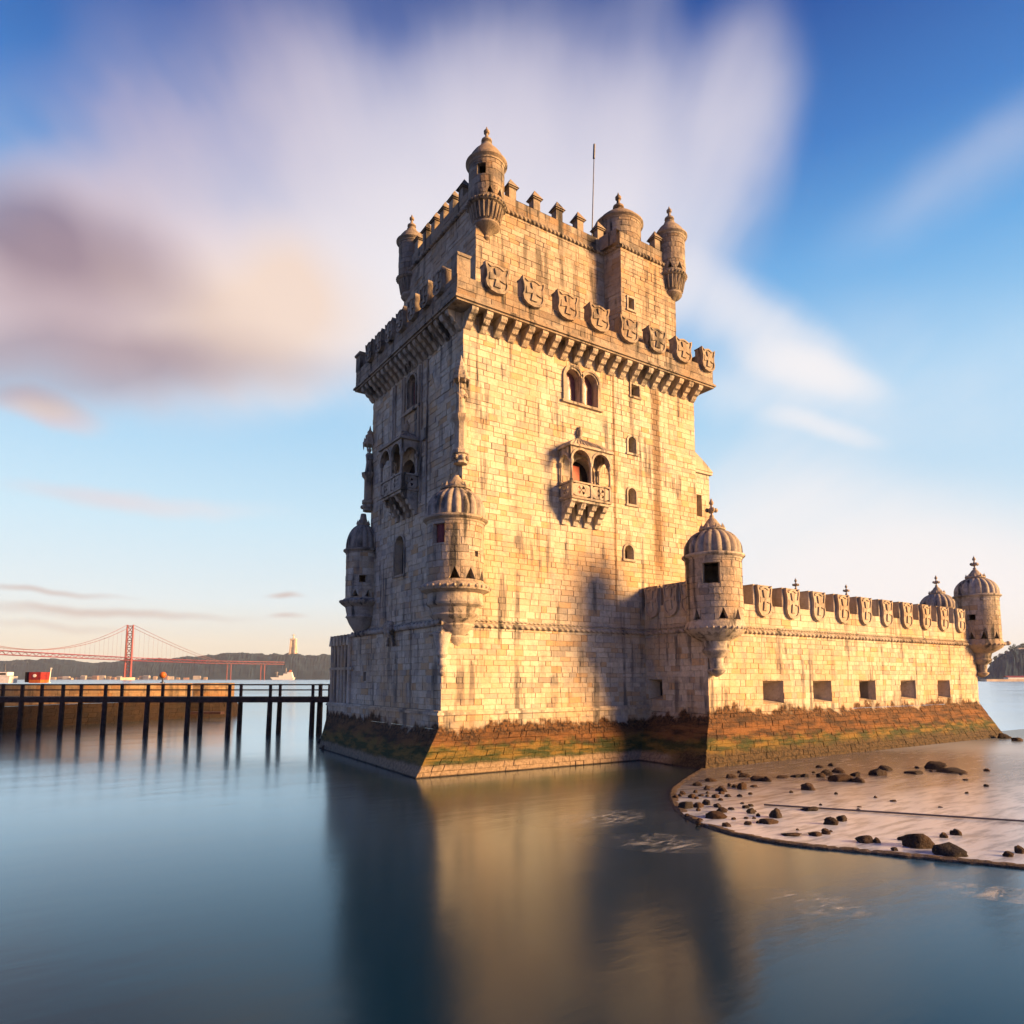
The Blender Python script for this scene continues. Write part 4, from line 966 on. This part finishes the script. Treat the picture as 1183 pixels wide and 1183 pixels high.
def bturret(cx, cy, r, holes, lab=None, dz=0, kind='crown', full=True):
    return turret(bast, cx, cy, r, 8.35, 12.25, [(r*1.03, 12.38), (r*1.04, 12.6)]+ribdome(r*1.04, 12.65, 14.0, r*.42)[1:], kind,
      [(.04*r, 5.1), (.2*r, 5.25), (.30*r, 5.4), (.32*r, 5.5), (.22*r, 5.6), (.26*r, 6.2), (.44*r, 6.5), (.50*r, 6.65), (.44*r, 6.8), (.50*r, 7.2), (.82*r, 7.5), (1.0*r, 7.72), (1.09*r, 7.95), (1.05*r, 8.2), (1.0*r, 8.38)] if full else [(1.0*r, 8.0), (1.05*r, 8.1), (1.0*r, 8.38)],
      holes, ribs=18, lab=lab, drum=CARVED)
bturret(15.55, -5.55, 1.66, [(faz(823, -.1), 1.0, 10.55, 11.75, 'rect'), (faz(823, -.62), .5, 8.45, 9.1, 'tri'), (faz(823, .3), .55, 8.45, 9.1, 'tri'), (faz(823, .78), .5, 8.45, 9.1, 'tri')], 'ribbed corner turret with a square window, nearest the tower')
bturret(51.1, -5.4, 1.66, [(faz(1129, -.3), .6, 10.1, 10.6, 'rect'), (faz(1129, -.35), .5, 8.45, 9.1, 'tri'), (faz(1129, .2), .5, 8.45, 9.1, 'tri'), (faz(1129, .75), .5, 8.45, 9.1, 'tri')], 'ribbed turret on the farthest corner of the sunlit wall')
bturret(60.7, 2.2, 1.66, [], full=True)
bturret(59.5, 11.5, 1.6, [], full=True)
bturret(50.1, 11.8, 1.6, [], full=True)
mb = MB(); p = at(861, 690, 50); mb.bar((p.x, p.y, 7.9), (p.x, p.y, 11.0), .28, 8); mb.ball((p.x, p.y, 11.3), .3, 6); mb.box(p.x-.35, p.x+.35, p.y-.35, p.y+.35, 10.7, 10.95); mb.build('pinnacle', CARVED, bast)
# carved beast head at the far turret
mb = MB(); mb.bar((52.3, -6.3, 8.0), (53.0, -6.8, 8.1), .24, 8, .15); mb.ball((53.05, -6.85, 8.12), .2, 6); mb.build('gargoyle', CARVED, bast)

# ------------------------------------------------------------------ wooden footbridge behind the tower
fb = thing('footbridge', 'dark timber footbridge on paired piles crossing the water behind the tower', 'footbridge', tuple(at(200, 784, 62)*1.0-Vector((0, 0, 5))))
def fbp(px, z, back=0.0):
    p = at(px, HY, 62); p.z = z; return p+FW*back
a, b = fbp(-130, 0), fbp(395, 0); dirv = (b-a).normalized()
def beam(mb, p, q, w, h):
    p = Vector(p); q = Vector(q); d = (q-p).normalized(); s_ = Vector((-d.y, d.x, 0)).normalized()*w/2; u_ = Vector((0, 0, h/2))
    A = [mb.P(p+x*s_+y*u_) for x, y in ((-1, -1), (1, -1), (1, 1), (-1, 1))]; B_ = [mb.P(q+x*s_+y*u_) for x, y in ((-1, -1), (1, -1), (1, 1), (-1, 1))]
    for k in range(4): mb.F([A[k], A[(k+1) % 4], B_[(k+1) % 4], B_[k]])
    mb.F(A[::-1]); mb.F(B_)
mb = MB(); mid = FW*1.3
L = (b-a).length; n = int(L/.24)
for k in range(n):
    c_ = a+dirv*(k+.5)*L/n+Vector((0, 0, 3.33)); beam(mb, c_-FW*.15, c_+FW*2.75, .2, .07)
for bk in (0, 2.6): beam(mb, fbp(-130, 3.10, bk), fbp(395, 3.10, bk), .25, .42)
mb.build('deck', WOOD, fb)
for bk in (0.0, 2.6):
    for z, h in ((4.45, .10), (3.98, .07)):
        mb = MB(); beam(mb, fbp(-130, z, bk), fbp(395, z, bk), .09, h); mb.build('rail', WOOD, fb)
pr = [MB(), MB()]
px_list = [-118, -69, -20, 27, 74, 123, 172, 219, 266, 313, 362]
r0 = None; q0 = None
for px in px_list:
    for bk in (0.0, 2.6):
        base = fbp(px, 0, bk)
        if r0 is None:
            mb = MB(); mb.bar((-.05, 0, -1.5), (0, 0, 3.1), .24, 8, .21); r0 = mb.build('pile', WOOD, fb, org=base)
            mb = MB(); mb.box(-.11, .11, -.11, .11, 3.2, 4.52); q0 = mb.build('post', WOOD, fb, org=base, rot=AZ)
        else:
            dup(r0, fb, base, 0); dup(q0, fb, base, AZ)
for px, bk in ((368, .6), (376, 1.5)): dup(r0, fb, fbp(px, 0, bk), 0); dup(q0, fb, fbp(px, 0, bk), AZ)
mb = MB(); p = at(224, HY, 84); q = at(259, HY, 84); p.z = q.z = .9; beam(mb, p, q, 1.2, .28); tag(mb.build('gangway', WOOD), 'low dark timber gangway floating beyond the footbridge at the end of the quay', 'gangway')

# quay ---------------------------------------------------------------
qa = [at(223, HY, 90), at(150, HY, 82), at(81, HY, 76), at(0, HY, 68), at(-110, HY, 60)]
def strip(off, z): return [Vector((p.x, p.y, z))+FW*off for p in qa]
quay = thing('quay', 'long rounded stone quay behind the timber footbridge, its wall lit orange', 'quay', tuple(Vector((qa[2].x, qa[2].y, 0))))
mb = MB()
def wallseg(mb, lo, hi, out):
    for k in range(len(lo)-1): masonry(mb, fquad(lo[k], lo[k+1], hi[k], hi[k+1], out), rowh=(.45, .6), blen=(.9, 1.8))
wallseg(mb, strip(0, 2.3), strip(0, 4.4), -FW)
top = strip(0, 4.4); bk = strip(9, 4.4)
for k in range(4): mb.quad(top[k], top[k+1], bk[k+1], bk[k])
cx_ = (top[0]+bk[0])/2; nn = 10
arc = [cx_+(top[0]-cx_)*math.cos(math.pi*i/nn)+RT*3.2*math.sin(math.pi*i/nn) for i in range(nn+1)]
for i in range(nn):
    p, q = arc[i], arc[i+1]; masonry(mb, fquad((p.x, p.y, 2.3), (q.x, q.y, 2.3), (p.x, p.y, 4.4), (q.x, q.y, 4.4), (p+q)/2-cx_), rowh=(.45, .6), blen=(.9, 1.8))
mb.F([mb.P(p) for p in arc])
mb.build('wall', QUAY, quay)
WETQ = stone_mat('wet_quay_stone', (.018, .011, .007), (.032, .020, .011), (.035, .018, .008), (.010, .009, .008), weather=.3)
mb = MB(); wallseg(mb, strip(-1.6, -.3), strip(-.25, 2.25), -FW)
for i in range(nn):
    p, q = arc[i], arc[i+1]; f_ = lambda v, s_, z: Vector((cx_.x+(v.x-cx_.x)*s_, cx_.y+(v.y-cx_.y)*s_, z))
    masonry(mb, fquad(f_(p, 1.4, -.3), f_(q, 1.4, -.3), f_(p, 1.06, 2.25), f_(q, 1.06, 2.25), (p+q)/2-cx_), rowh=(.45, .6), blen=(.9, 1.8))
    mb.quad(f_(p, 1.06, 2.26), f_(q, 1.06, 2.26), f_(q, .9, 2.32), f_(p, .9, 2.32))
lo, hi = strip(-.3, 2.26), strip(.1, 2.32)
for k in range(4): mb.quad(lo[k], lo[k+1], hi[k+1], hi[k])
mb.build('foot', WETQ, quay)

def local(px, d, z0=0.0):
    p = at(px, HY, d); p.z = z0; return p
def place(mbx, name, m_, par, org): return mbx.build(name, m_, par, org=org, rot=AZ-math.pi/2)
# red kiosk, white cabin, markers on the quay
p = local(44, 96, 4.4); kk = thing('kiosk', 'red and orange kiosk with a pale round sign standing on the quay', 'kiosk', tuple(p))
mb = MB(); mb.box(-.6, 1.0, -1, 1, .45, 1.5); place(mb, 'body', REDP, kk, p)
mb = MB(); mb.box(-.58, .98, -.98, .98, 0, .45); place(mb, 'base', ORANGE, kk, p)
mb = MB(); mb.box(-1.2, -.62, -.9, .9, .1, 1.5); place(mb, 'side', DARK, kk, p)
mb = MB(); mb.slab([((.2)+.22*math.cos(t_*math.pi/8), 1.0+.22*math.sin(t_*math.pi/8)) for t_ in range(16)], -1.06, -1.0); place(mb, 'sign', WHITE, kk, p)
p = local(5, 96, 4.4); cb_ = thing('boat_cabin', 'cream cabin boat with a short mast at the left end of the quay', 'boat', tuple(p))
mb = MB(); mb.slab([(-1.6, 0), (1.2, 0), (1.3, .9), (-1.9, 1.0)], -.8, .8); place(mb, 'hull', WHITE, cb_, p)
mb = MB(); mb.box(-1.0, .8, -.6, .6, 1.0, 1.5); place(mb, 'cabin', WHITE, cb_, p)
mb = MB(); mb.box(-.8, .6, -.63, -.6, 1.12, 1.36); place(mb, 'window', DARK, cb_, p)
mb = MB(); mb.bar((0, 0, 1.5), (0, 0, 2.6), .05); place(mb, 'mast', METAL, cb_, p)
p = local(57, 96, 4.4); mb = MB(); mb.bar((0, 0, 0), (.15, 0, 2.1), .07, 6, .05); mb.box(-.12, .12, -.12, .12, 0, .12); mb.box(.03, .27, -.03, .03, 1.9, 2.1); tag(place(mb, 'marker_pole', WHITE, None, p), 'slim white leaning pole beside the red kiosk', 'pole')
p = local(188, 96, 4.4); bb = thing('beacon', 'orange ball beacon on a dark post near the rounded end of the quay', 'beacon', tuple(p))
mb = MB(); mb.bar((0, 0, 0), (0, 0, .7), .12); mb.lathe([(.3, 0), (.3, .1), (.15, .15)], 0, 0, 12); place(mb, 'post', METAL, bb, p)
mb = MB(); mb.ball((0, 0, 1.1), .45, 8); place(mb, 'ball', ORANGE, bb, p)

# ------------------------------------------------------------------ rocks
def rock_mesh(seed):
    bm = bmesh.new(); bmesh.ops.create_icosphere(bm, subdivisions=3, radius=1); o_ = Vector((seed*7.3, seed*3.1, 0))
    for v in bm.verts:
        d = v.co.normalized(); k = 1+.45*noise.noise(d*1.1+o_)+.22*noise.noise(d*2.7+o_)+.10*noise.noise(d*6+o_)
        c = d*k
        for ax_ in (Vector((1, .4, .2)), Vector((-.6, 1, .3)), Vector((.2, -.5, 1)), Vector((-.7, -.7, .5))):
            n_ = (ax_+Vector((noise.noise(o_+ax_), noise.noise(o_*2+ax_), 0))*.6).normalized(); q = c.dot(n_)
            if q > .74: c -= n_*(q-.74)*.85
        v.co = Vector((c.x, c.y, c.z*.8))
    me = bpy.data.meshes.new('rock'); bm.to_mesh(me); bm.free()
    for p_ in me.polygons: p_.use_smooth = True
    ca = me.color_attributes.new('blk', 'FLOAT_COLOR', 'CORNER'); ca.data.foreach_set('color', [random.random() if i % 4 < 3 else 1 for i in range(len(me.loops)*4)] if False else [((seed*.37) % 1, (seed*.61) % 1, (seed*.23) % 1, 1)[i % 4] for i in range(len(me.loops)*4)])
    me.materials.append(ROCK); return me
RM = [rock_mesh(i+1) for i in range(9)]
def rock(px, y, w, h, label, group=None, i=0, z=.07):
    g = ground(px, y, z); s_ = (g-CAM).dot(FW)/FPX
    o = bpy.data.objects.new('rock', RM[i % 9]); COL.objects.link(o)
    hw = w*s_/2; hh = h*s_
    o.location = g+FW*hw*.5+Vector((0, 0, hh*.18)); o.scale = (hw*1.05, hw*.8, hh*.95); o.rotation_euler = (random.uniform(-.15, .15), random.uniform(-.15, .15), AZ+random.choice((0, math.pi))-math.pi/2+random.uniform(-.3, .3))
    tag(o, label, 'rock', group)
big = [(1084.6, 889, 24, 9, 'dark rounded rock, farthest right of the shelf and highest in the surf'),
       (1104, 893, 30, 5, 'flat dark rock barely above the surf beside the far rounded rock'),
       (1066, 980, 34, 17, 'largest square-shouldered brown boulder near the rim of the shelf'),
       (1101.6, 989, 33, 11, 'long low dark slab of rock right of the largest boulder, by the rim'),
       (1001, 974, 18, 8, 'ochre-topped rock in white surf left of the largest boulder'),
       (973, 903, 26, 8, 'widest flat dark rock in the cluster in mid shelf'),
       (1016, 896, 19, 8, 'dark humped rock just right of the mid-shelf cluster'),
       (936, 913, 15, 8, 'single reddish brown rock standing in front of the mid-shelf cluster'),
       (961.6, 953, 14, 9, 'pale brown rock, left one of a touching pair above the white surf'),
       (974, 949, 12, 7, 'pale brown rock, right one of a touching pair above the white surf'),
       (898, 945, 14, 11, 'upright pointed rock like a small peak on the shelf'),
       (829, 946, 24, 8, 'long dark rock lying closest to the rim at the curved end'),
       (793.6, 934, 16, 8, 'black rock at the outermost bend of the curved rim'),
       (881, 902, 22, 5, 'flat black rock close under the foot of the bastion wall'),
       (858, 912, 11, 8, 'dark squarish rock in front of the bastion corner'),
       (1107, 965, 12, 7, 'small round black rock above the long slab, right one of two'),
       (1092, 968, 9, 6, 'small round black rock above the long slab, left one of two'),
       (955, 964, 9, 7, 'small round black rock in the white surf below the touching pair'),
       (937, 937, 20, 4, 'thin flat dark rock touching the mooring line')]
for i, (px, y, w, h, lab) in enumerate(big): rock(px, y, w, h, lab, None, i)
sets = [('small dark stone of the cluster in mid shelf', 'small stones of the mid-shelf cluster', [(1059, 894, 20, 3), (1025, 890, 14, 5), (989.5, 897, 11, 5), (994, 904, 14, 6), (970.5, 893, 14, 6), (956, 896, 12, 7), (949, 898, 10, 5), (962, 885, 8, 4), (948, 887, 9, 3), (931, 898, 8, 4), (906, 899, 14, 3), (921, 898, 13, 3), (887, 903, 11, 6)]),
        ('small stone half sunk in the white surf along the rim', 'small stones along the rim', [(889, 952, 20, 6), (944, 966, 14, 5), (915, 966, 22, 3), (1014, 974, 8, 6), (1167, 990, 12, 6), (1180, 986, 10, 8), (1034, 983, 7, 4), (1044, 971, 10, 4)]),
        ('broken wet stone in the rubble at the curved end of the shelf', 'rubble at the curved end', [(781, 922, 7, 4), (807, 933, 12, 6), (800, 922, 8, 5), (817, 930, 9, 6), (830, 933, 8, 5), (835, 939, 13, 6), (840, 955, 10, 4), (868, 940, 9, 6), (862, 934, 8, 4), (834, 914, 12, 5), (827, 922, 9, 5), (861, 898, 12, 5), (865, 953, 9, 4), (806, 908, 12, 4), (822, 903, 14, 4), (846, 899, 12, 4)]+[(random.uniform(785, 880), random.uniform(908, 952), random.uniform(4, 8), random.uniform(2, 4)) for _ in range(36)]),
        ('small pebble lying in the brown wet sand of the shelf', 'pebbles on the wet sand', [(random.uniform(850, 1150), random.uniform(884, 962), random.uniform(3, 7), random.uniform(1.5, 3)) for _ in range(22)]),
        ('dark rock in the water off the far end of the bastion', 'rocks off the far end of the bastion', [(1162, 853, 14, 6), (1177, 856, 12, 4)])]
k = 0
for lab, grp, lst in sets:
    for (px, y, w, h) in lst: rock(px, y, w, h, lab, grp, k+3); k += 1
for (px, y, w, h, z) in ((374, 866, 9, 5, 0), (371, 858, 8, 5, 0), (376, 852, 7, 5, 0), (378, 845, 6, 5, 0)): rock(px, y, w, h, 'black rock at the far left foot of the tower', 'rocks at the far left foot of the tower', k, z); k += 1

# ------------------------------------------------------------------ far shore
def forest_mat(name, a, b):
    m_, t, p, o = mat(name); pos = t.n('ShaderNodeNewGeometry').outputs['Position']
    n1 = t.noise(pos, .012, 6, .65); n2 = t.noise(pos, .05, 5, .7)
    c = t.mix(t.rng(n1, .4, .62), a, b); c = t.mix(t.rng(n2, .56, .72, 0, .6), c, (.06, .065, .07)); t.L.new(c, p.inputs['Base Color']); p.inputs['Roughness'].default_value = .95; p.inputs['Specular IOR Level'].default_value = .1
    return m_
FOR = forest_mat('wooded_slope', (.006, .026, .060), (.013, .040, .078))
def hill(crest, d0, d1, name='hills', step=3.0, jag=1.0, ext=(0, 0)):
    """crest: [(px, y)] outline of the ridge at distance d1; foot at distance d0"""
    mb = MB(); mb.smooth = False; cols = []
    x = crest[0][0]
    while x <= crest[-1][0]:
        for (xa, ya), (xb, yb) in zip(crest[:-1], crest[1:]):
            if xa <= x <= xb: y = ya+(yb-ya)*(x-xa)/(xb-xa); break
        p1 = at(x, y, d1); col = []
        for j in range(9):
            s_ = j/8; d = d0+(d1-d0)*s_; q = at(x, HY, d); hgt = p1.z*(math.sin(s_*math.pi/2)**.8)
            q.z = 0 if j == 0 else hgt+(noise.noise(Vector((x*.09, j*1.7, 1)))*.10+noise.noise(Vector((x*.5, j*2.7, 5)))*.045*jag)*p1.z*(.4+s_*.6)
            col.append(mb.P(q))
        q = at(x, HY, d1*1.25); q.z = -2; col.append(mb.P(q)); cols.append(col); x += step
    for a_, b_ in zip(cols[:-1], cols[1:]):
        for j in range(9): mb.F([a_[j], b_[j], b_[j+1], a_[j+1]])
    return tag(mb.build(name, FOR), kind='structure')
hill([(-260, 764), (-60, 766), (0, 764.5), (30, 762), (56, 761), (85, 763.5), (110, 767), (150, 762.5), (200, 760), (245, 757), (258, 754.5), (278, 754), (300, 756.5), (335, 755.5), (360, 757), (380, 756.5), (420, 757), (520, 762), (700, 770)], 3500, 4200, step=1.6)
hill([(1050, 782), (1118, 781), (1140, 776), (1148, 764), (1160, 757), (1172, 752), (1183, 750), (1240, 744), (1330, 750), (1450, 760)], 1300, 1600, step=1.6, jag=1.6)
mb = MB(); p = local(1162, 1240, 0); mb.box(-40, 190, -8, 8, -1, 4.0); place(mb, 'embankment', CONC, None, p); tag(bpy.data.objects['embankment'], 'long pale embankment wall at the water line under the right-hand wooded hill', 'wall')
hp = thing('shed', 'long low red-roofed shed on the embankment under the right-hand hill', 'shed', tuple(local(1176, 1260, 4)))
p = local(1176, 1260, 4); mb = MB(); mb.box(-22, 60, -6, 6, 0, 3.5); place(mb, 'wall', WHITE, hp, p); mb = MB(); mb.slab([(-7, 3.5), (7, 3.5), (0, 6)], -24, 62, 'x'); place(mb, 'roof', REDP, hp, p)
# crowns of separate trees on the right ridge
LEAF = plain('dark_foliage', (.035, .055, .03), .9, noise_=.5, scale=.4)
def far_tree(px, y, d, hgt, rr, label):
    p = at(px, y, d); p.z -= 3; t_ = thing('tree', label, 'tree', tuple(p), 'trees on the right-hand ridge')
    mb = MB(); mb.bar((0, 0, 0), (0, 0, hgt*.5), .6, 6, .3)
    for k in range(4): a = k*1.6; mb.bar((0, 0, hgt*.35), (rr*.5*math.cos(a), rr*.5*math.sin(a), hgt*.65), .3, 5, .12)
    place(mb, 'trunk', WOOD, t_, p); mb = MB()
    for k in range(420):
        a = random.random()*6.28; zz = random.uniform(-1, 1); q = math.sqrt(1-zz*zz)*random.random()**.4; cl = .75+.4*noise.noise(Vector((a, zz*2, px)))
        c_ = Vector((rr*q*cl*math.cos(a), rr*q*cl*math.sin(a), hgt*.62+hgt*.36*zz*cl)); s_ = rr*.16
        v = [c_+Vector((random.uniform(-s_, s_), random.uniform(-s_, s_), random.uniform(-s_, s_))) for _ in range(3)]; mb.F([mb.P(x_) for x_ in v])
    place(mb, 'crown', LEAF, t_, p)
for i, (px, y, h_, r_) in enumerate(((1145, 769, 14, 7), (1151, 764, 16, 8), (1157, 760, 14, 8), (1163, 756, 13, 6), (1168, 754, 20, 7), (1172, 753, 22, 6), (1177, 752, 17, 8), (1182, 751, 20, 9), (1188, 750, 18, 8))): far_tree(px, y, 1585, h_, r_, 'dark tree crown on the skyline of the right-hand ridge')
# waterfront houses of the far bank
pal = [plain('house_cream', (.30, .22, .16), .9, scale=.02), plain('house_pink', (.26, .15, .12), .9, scale=.02), plain('house_white', (.34, .30, .27), .9, scale=.02)]
def house(m_, w, dd, h):
    mb = MB(); mb.box(-w/2, w/2, -dd/2, dd/2, -4, h); mb.slab([(-dd/2-.5, h), (dd/2+.5, h), (0, h+dd*.25)], -w/2-.5, w/2+.5, 'x', (.1, .9, .1)); return mb
protos = []
for i, px in enumerate([62, 70, 77, 83, 90, 98, 104, 112, 118, 125, 131, 139, 158, 165, 171, 180, 190, 199, 207, 216, 226, 236]):
    d = 3440+random.uniform(-25, 25); p = local(px+random.uniform(-2, 2), d, 1); j = i % 3
    lab, grp = ('pale or pinkish gabled house on the waterfront below the far wooded hills', 'houses along the far waterfront')
    if i < 3:
        o = house(pal[j], 22+5*j, 14, 8+2*j).build('house', pal[j], None, org=p, rot=AZ-math.pi/2); protos.append(o)
    else:
        o = protos[j].copy(); COL.objects.link(o); o.location = p; o.rotation_euler = (0, 0, AZ-math.pi/2+random.uniform(-.3, .3)); o.scale = (random.uniform(.7, 1.3), 1, random.uniform(.6, 1.5))
    tag(o, lab, 'house', grp)
for i, px in enumerate((1158, 1166, 1180)):
    o = protos[i].copy(); COL.objects.link(o); p = at(px, 758-(px-1158)*.25, 1560); o.location = p; o.scale = (.5, .5, .5); tag(o, 'red-roofed house among the trees on the right-hand ridge', 'house', 'houses on the right-hand ridge')

# suspension bridge ---------------------------------------------------
P0_, P1_, P2_, P3_ = local(-120, 1500), local(147, 2380), local(240, 2824), local(327, 3040)
DZ = 77.0
br = thing('suspension_bridge', 'long red suspension bridge with one tall tower crossing the river far behind', 'bridge', tuple(P1_))
dv = (P1_-P0_).normalized(); sv = Vector((-dv.y, dv.x, 0)); 
for s_ in (-1, 1):
    mb = MB(); c_ = P1_+sv*s_*10
    for z0, z1, w0, w1 in ((0, 75, 4.4, 3.8), (75, 190, 3.8, 2.8)): mb.bar((c_.x, c_.y, z0), (c_.x, c_.y, z1), w0, 4, w1)
    mb.build('tower_leg', REDSTEEL, br)
mb = MB(); zz = [12, 42, 72, 88, 112, 136, 160, 186]
for a_, b_ in zip(zz[:-1], zz[1:]):
    A = P1_-sv*10; B_ = P1_+sv*10
    mb.bar((A.x, A.y, a_), (B_.x, B_.y, b_), 1.3, 5); mb.bar((B_.x, B_.y, a_), (A.x, A.y, b_), 1.3, 5); mb.bar((A.x, A.y, b_), (B_.x, B_.y, b_), 1.6, 5)
mb.build('tower_bracing', REDSTEEL, br)
mb = MB(); mb.M = Matrix.Translation((P1_.x, P1_.y, 0)); mb.box(-22, 22, -16, 16, -3, 9); mb.build('tower_footing', CONC, br)
def deckline(pts, name):
    mb = MB()
    for a_, b_ in zip(pts[:-1], pts[1:]):
        L_ = (b_-a_).length; d = (b_-a_)/L_; s_ = Vector((-d.y, d.x, 0)); n = int(L_/14)
        for side in (-11, 11):
            for z in (DZ, DZ-10): 
                p = a_+s_*side; q = b_+s_*side; p.z = q.z = z; beam(mb, p, q, 1.4, 1.6)
            for k in range(n):
                p = a_+d*(L_*k/n)+s_*side; q = a_+d*(L_*(k+1)/n)+s_*side; p.z = DZ-10 if k % 2 else DZ; q.z = DZ if k % 2 else DZ-10; beam(mb, p, q, .8, .8)
        p = a_.copy(); q = b_.copy(); p.z = q.z = DZ+.6; beam(mb, p, q, 22, 1.0)
        p = a_.copy(); q = b_.copy(); p.z = q.z = DZ-9.5; beam(mb, p, q, 16, .8)
    return mb.build(name, REDSTEEL, br)
deckline([P0_, P1_, P2_, P3_], 'deck')
def cz(s_):      # height of the main cable s metres left (-) or right (+) of the tower
    if s_ < 0: return 84+(190-84)*((507+max(-1014, s_))/507)**2
    return DZ+3+(190-DZ-3)*max(0, 1-s_/500)**1.25
dr = (P2_-P1_).normalized()
def cp(s_, side):
    p = P1_+(dr if s_ > 0 else dv)*s_+sv*side; p.z = cz(s_); return p
CAB = plain('bridge_cable', (.16, .07, .07), .7, scale=.01)
for side in (-11.5, 11.5):
    mb = MB(); xs = [-880+20*k for k in range(45)]+[20+20*k for k in range(25)]
    for a_, b_ in zip(xs[:-1], xs[1:]): mb.bar(cp(a_, side), cp(b_, side), .75, 5)
    mb.build('main_cable', CAB, br)
mb = MB(); mb.bar((0, 0, 0), (0, 0, 1), .26, 4); hg0 = mb.build('hanger', CAB, br, org=Vector((cp(-24, 0).x, cp(-24, 0).y, DZ))); hg0.scale = (1, 1, cz(-24)-DZ)
for k in list(range(-30, -1))+list(range(1, 18)):
    s_ = 24*k
    if cz(s_)-DZ < 5: continue
    p = cp(s_, 0); c_ = dup(hg0, br, (p.x, p.y, DZ)); c_.scale = (1, 1, cz(s_)-DZ)
for px, hh in ((303, 67), (264, 67)):
    p = local(px, 2824+(px-240)/87*216, 0); mb = MB()
    for s_ in (-8, 8): mb.bar((p.x+sv.x*s_, p.y+sv.y*s_, -2), (p.x+sv.x*s_, p.y+sv.y*s_, hh), 2.6, 6)
    mb.bar((p.x-sv.x*8, p.y-sv.y*8, hh*.5), (p.x+sv.x*8, p.y+sv.y*8, hh), 1, 5); mb.build('approach_pier', REDSTEEL, br)
# monument on the ridge ----------------------------------------------
p = at(338.5, 756.5, 4100); mo = thing('monument', 'tall pale monument pedestal with a standing figure on the wooded ridge behind the river', 'monument', tuple(p))
mb = MB(); hb = 96
for sx in (-1, 1):
    for sy in (-1, 1):
        a_ = [(-5, -5), (5, -5), (5, 5), (-5, 5)]; lo = [mb.P((x+sx*16, y+sy*14, -6)) for x, y in a_]; hi = [mb.P((x*.8+sx*11, y*.8+sy*10, hb-10)) for x, y in a_]
        for k in range(4): mb.F([lo[k], lo[(k+1) % 4], hi[(k+1) % 4], hi[k]], (.8, .2, .2))
mb.box(-17, 17, -15, 15, hb-10, hb); mb.box(-24, 24, -20, 20, -8, 3); mb.box(-10, 10, -8, 8, -6, hb-9); place(mb, 'pedestal', CONC, mo, p)
mb = MB(); mb.lathe([(5, hb), (4.5, hb+8), (3.6, hb+16), (4.0, hb+21), (2.2, hb+23.5), (1.3, hb+24.5)], 0, 0, 12); mb.ball((0, 0, hb+26.5), 2.3, 7); mb.bar((-13, 0, hb+21), (13, 0, hb+21), 1.5, 6); place(mb, 'statue', CONC, mo, p)
# ferry ---------------------------------------------------------------
p = local(327, 2500, 0); fy_ = thing('ship', 'cream passenger ship with tall masts on the river in front of the far ridge', 'ship', tuple(p))
mb = MB(); mb.slab([(-44, 10), (-36, 1), (38, 1), (42, 9), (38, 9)], -7, 7); place(mb, 'hull', WHITE, fy_, p)
mb = MB(); mb.box(-14, 36, -6, 6, 9, 16); mb.box(2, 34, -5, 5, 16, 23); mb.box(16, 32, -4.5, 4.5, 23, 28); place(mb, 'superstructure', WHITE, fy_, p)
mb = MB(); mb.slab([(20, 28), (28, 28), (29, 36), (23, 36)], -2.5, 2.5); place(mb, 'funnel', ORANGE, fy_, p)
for x in (-22, 10): mb = MB(); mb.bar((x, 0, 9), (x, 0, 42 if x > 0 else 30), .7, 5); mb.bar((x-6, 0, 26), (x+6, 0, 27), .4, 4); place(mb, 'mast', CONC, fy_, p)

# ------------------------------------------------------------------ haze
def haze():
    mb = MB(); mb.box(-3000, 6500, -800, 6500, -1, 330)
    m_ = bpy.data.materials.new('river_haze'); m_.use_nodes = True; t = NT(m_.node_tree); t.N.clear()
    o = t.n('ShaderNodeOutputMaterial'); v = t.n('ShaderNodeVolumePrincipled'); v.inputs['Density'].default_value = 4e-5
    v.inputs['Color'].default_value = (.80, .90, 1.0, 1); t.L.new(v.outputs[0], o.inputs['Volume'])
    ob = mb.build('haze', m_); tag(ob, kind='stuff')
haze()
